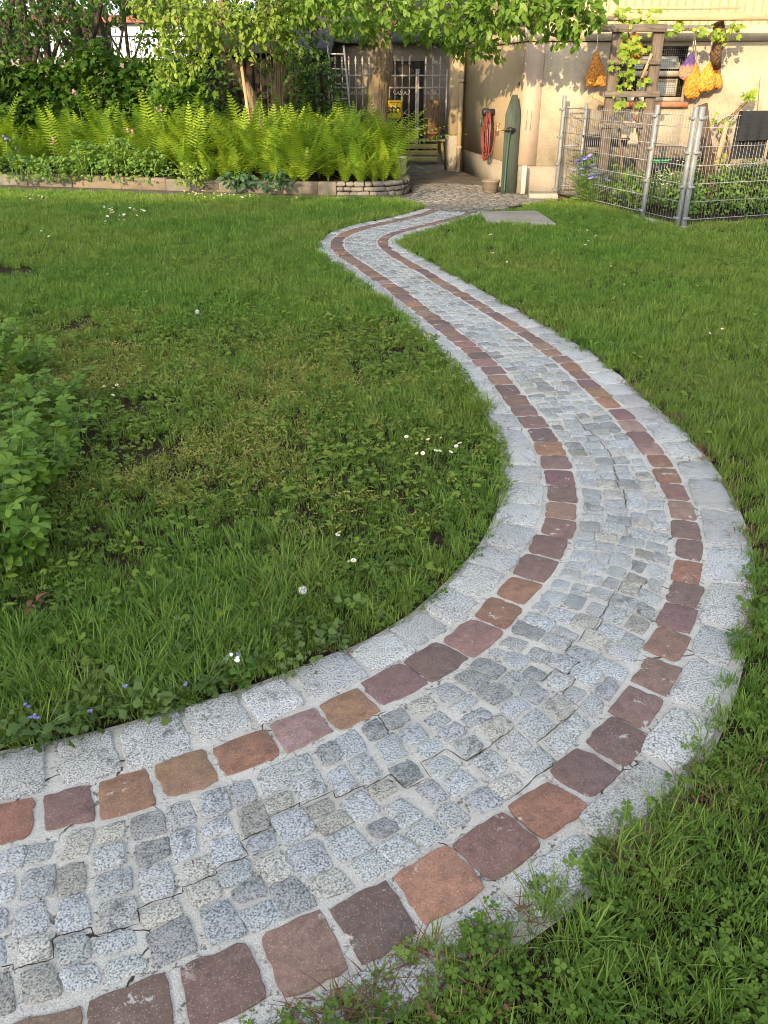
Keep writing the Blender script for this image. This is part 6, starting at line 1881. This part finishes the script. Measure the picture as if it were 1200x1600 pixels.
dandelion(163, 323, .14, 'far dandelion clock in the lawn near the kerb')
mb_d = MB()
def daisy_mesh():
    mb = MB(); n = 9
    for k in range(n):
        a = 2 * pi * k / n
        mb.add([(.003 * cos(a - .5), .003 * sin(a - .5), .055), (.011 * cos(a - .25), .011 * sin(a - .25), .058), (.011 * cos(a + .25), .011 * sin(a + .25), .058), (.003 * cos(a + .5), .003 * sin(a + .5), .055)], [(0, 1, 2, 3)])
    mb.cur = 1; mb.lathe([(.004, .053), (.0042, .058), (.002, .0605)], (0, 0, 0), 7)
    mb.cur = 2; mb.bar((0, 0, 0), (0, 0, .055), .0016, .0016)
    v = np.array(mb.v)
    return np_mesh('daisy', v, [i for f in mb.f for i in f], [len(f) for f in mb.f], [M['white_petal'], M['yellow'], M['lucerne_stem']], None, False, mb.mi)
DAISY = daisy_mesh()
def daisies(boxes, label, group):
    for (u0, v0, u1, v1, n) in boxes:
        for _ in range(n):
            b = P(random.uniform(u0, u1), random.uniform(v0, v1))
            la_, st_ = lateral(np.array([b[0]]), np.array([b[1]]))
            if EDGE_L(st_[0]) - .05 < la_[0] < EDGE_R(st_[0]) + .05: continue
            o = link('daisy', DAISY, None, b, rot=(random.gauss(.3, .2), random.gauss(0, .2), random.uniform(0, 6)), scale=random.uniform(.9, 1.4) * (1.35 if b[1] > 8 else 0.75))
            setp(o, label, 'daisy', group)
daisies([(30, 312, 75, 322, 9), (165, 332, 230, 348, 14), (150, 346, 200, 362, 6), (285, 308, 395, 320, 30), (440, 318, 470, 326, 4), (60, 372, 90, 384, 2)], 'tiny white daisy in the far lawn before the kerb', 'daisies of the far left lawn')
daisies([(655, 700, 735, 722, 9), (630, 690, 660, 705, 2)], 'small white daisy in the grass beside the middle path bend', 'daisies beside the path bend')
daisies([(900, 360, 960, 400, 4), (930, 410, 1000, 460, 3), (1060, 420, 1160, 560, 5), (760, 380, 800, 420, 3)], 'white daisy scattered in the right lawn', 'daisies of the right lawn')
daisies([(160, 610, 190, 640, 5), (520, 870, 560, 900, 2), (520, 850, 550, 862, 2)], 'small white flower among the weeds of the left lawn', 'flowers of the weedy patch')
# white dead nettle by the near path edge
b = P(380, 1062)
t_ = thing('dead_nettle', b, 'small pale dead nettle with white flowers at the near path edge', 'plant')
th = rng.uniform(0, 6.28, 26)
scatter_obj('foliage', leaf_tpl(.75, .1, .2), np.stack([b[0] + .018 * np.cos(th), b[1] + .018 * np.sin(th), rng.uniform(.005, .06, 26)], 1), np.stack([np.cos(th), np.sin(th), rng.normal(0, .2, 26)], 1), np.tile(np.array([0, 0, 1.0]), (26, 1)), .026 * rng.uniform(.7, 1.2, 26), M['bedleaf'], t_, b, .3)
for k in range(5): 
    c = b + np.array([random.gauss(0, .012), random.gauss(0, .012), .06 + random.uniform(0, .02)])
    part('blossom', M['white_petal'], t_, lambda mb: mb.lathe([(.002, 0), (.005, .004), (.006, .009), (.002, .012)], c, 6), smooth=True)
# violet flowers of the ground ivy
for k, (u, v) in enumerate([(45, 1105), (58, 1122), (50, 1124), (143, 1112), (292, 1072), (355, 1030), (372, 1026), (195, 1075)]):
    c = P(u, v, .045)
    t_ = thing('violet_flower', (c[0], c[1], 0), 'tiny violet flower of the ground ivy along the near path edge', 'flower', 'violet flowers at the path edge')
    part('stalk', M['lucerne_stem'], t_, lambda mb: mb.tube([(c[0], c[1], 0), c], .0012, 4))
    for q in range(3):
        e = c + np.array([random.gauss(0, .005), random.gauss(0, .005), random.uniform(-.006, .006)])
        part('blossom', M['purple'], t_, lambda mb: mb.lathe([(.0015, 0), (.0035, .004), (.005, .008), (.001, .009)], e, 5), smooth=True)
# dead brown leaves lying about
dl = leaf_tpl(.5, .35, .3)
def dead(u, v, s_, label, z=.035):
    c = P(u, v, z)
    n = 5; th = rng.uniform(0, 6.28, n)
    t_ = scatter_obj('dead_leaf', dl, c + rng.normal(0, s_ * .25, (n, 3)) * (1, 1, .2), np.stack([np.cos(th), np.sin(th), rng.normal(0, .25, n)], 1), np.tile(np.array([0, 0, 1.0]), (n, 1)), s_ * rng.uniform(.6, 1.1, n), M['dead'], None, c, .4)
    setp(t_, label, 'dead leaf')
dead(55, 945, .05, 'curled brown dead leaf in front of the trefoil plants')
dead(790, 1572, .02, 'small orange brown dead twig in the clover at the bottom right', .03)
dead(672, 1578, .02, 'tiny brown dead leaf in the clover below the path', .03)
dead(882, 1533, .012, 'brown dead leaf scrap in the near clover', .03)
dead(480, 680, .04, 'reddish dead leaf in the left lawn', .05)
# bits of leaf and grass blown onto the path
n = 150
ls_ = rng.uniform(0.8, SL - .3, n); sd_ = rng.random(n)
lt_ = np.where(sd_ < .55, EDGE_R(ls_) - np.abs(rng.normal(0, .10, n)), np.where(sd_ < .8, EDGE_L(ls_) + np.abs(rng.normal(0, .08, n)), rng.uniform(0, .4, n)))
lp_ = np.array([np.append(pt(a, b), .011) for a, b in zip(ls_, lt_)])
th = rng.uniform(0, 6.28, n)
setp(scatter_obj('path_litter', leaf_tpl(.3, .3, .2), lp_, np.stack([np.cos(th), np.sin(th), rng.normal(.05, .12, n)], 1), np.tile(np.array([0, 0, 1.0]), (n, 1)), rng.uniform(.006, .018, n), M['dead'], None, (0, 0, 0), .2), kind='stuff')
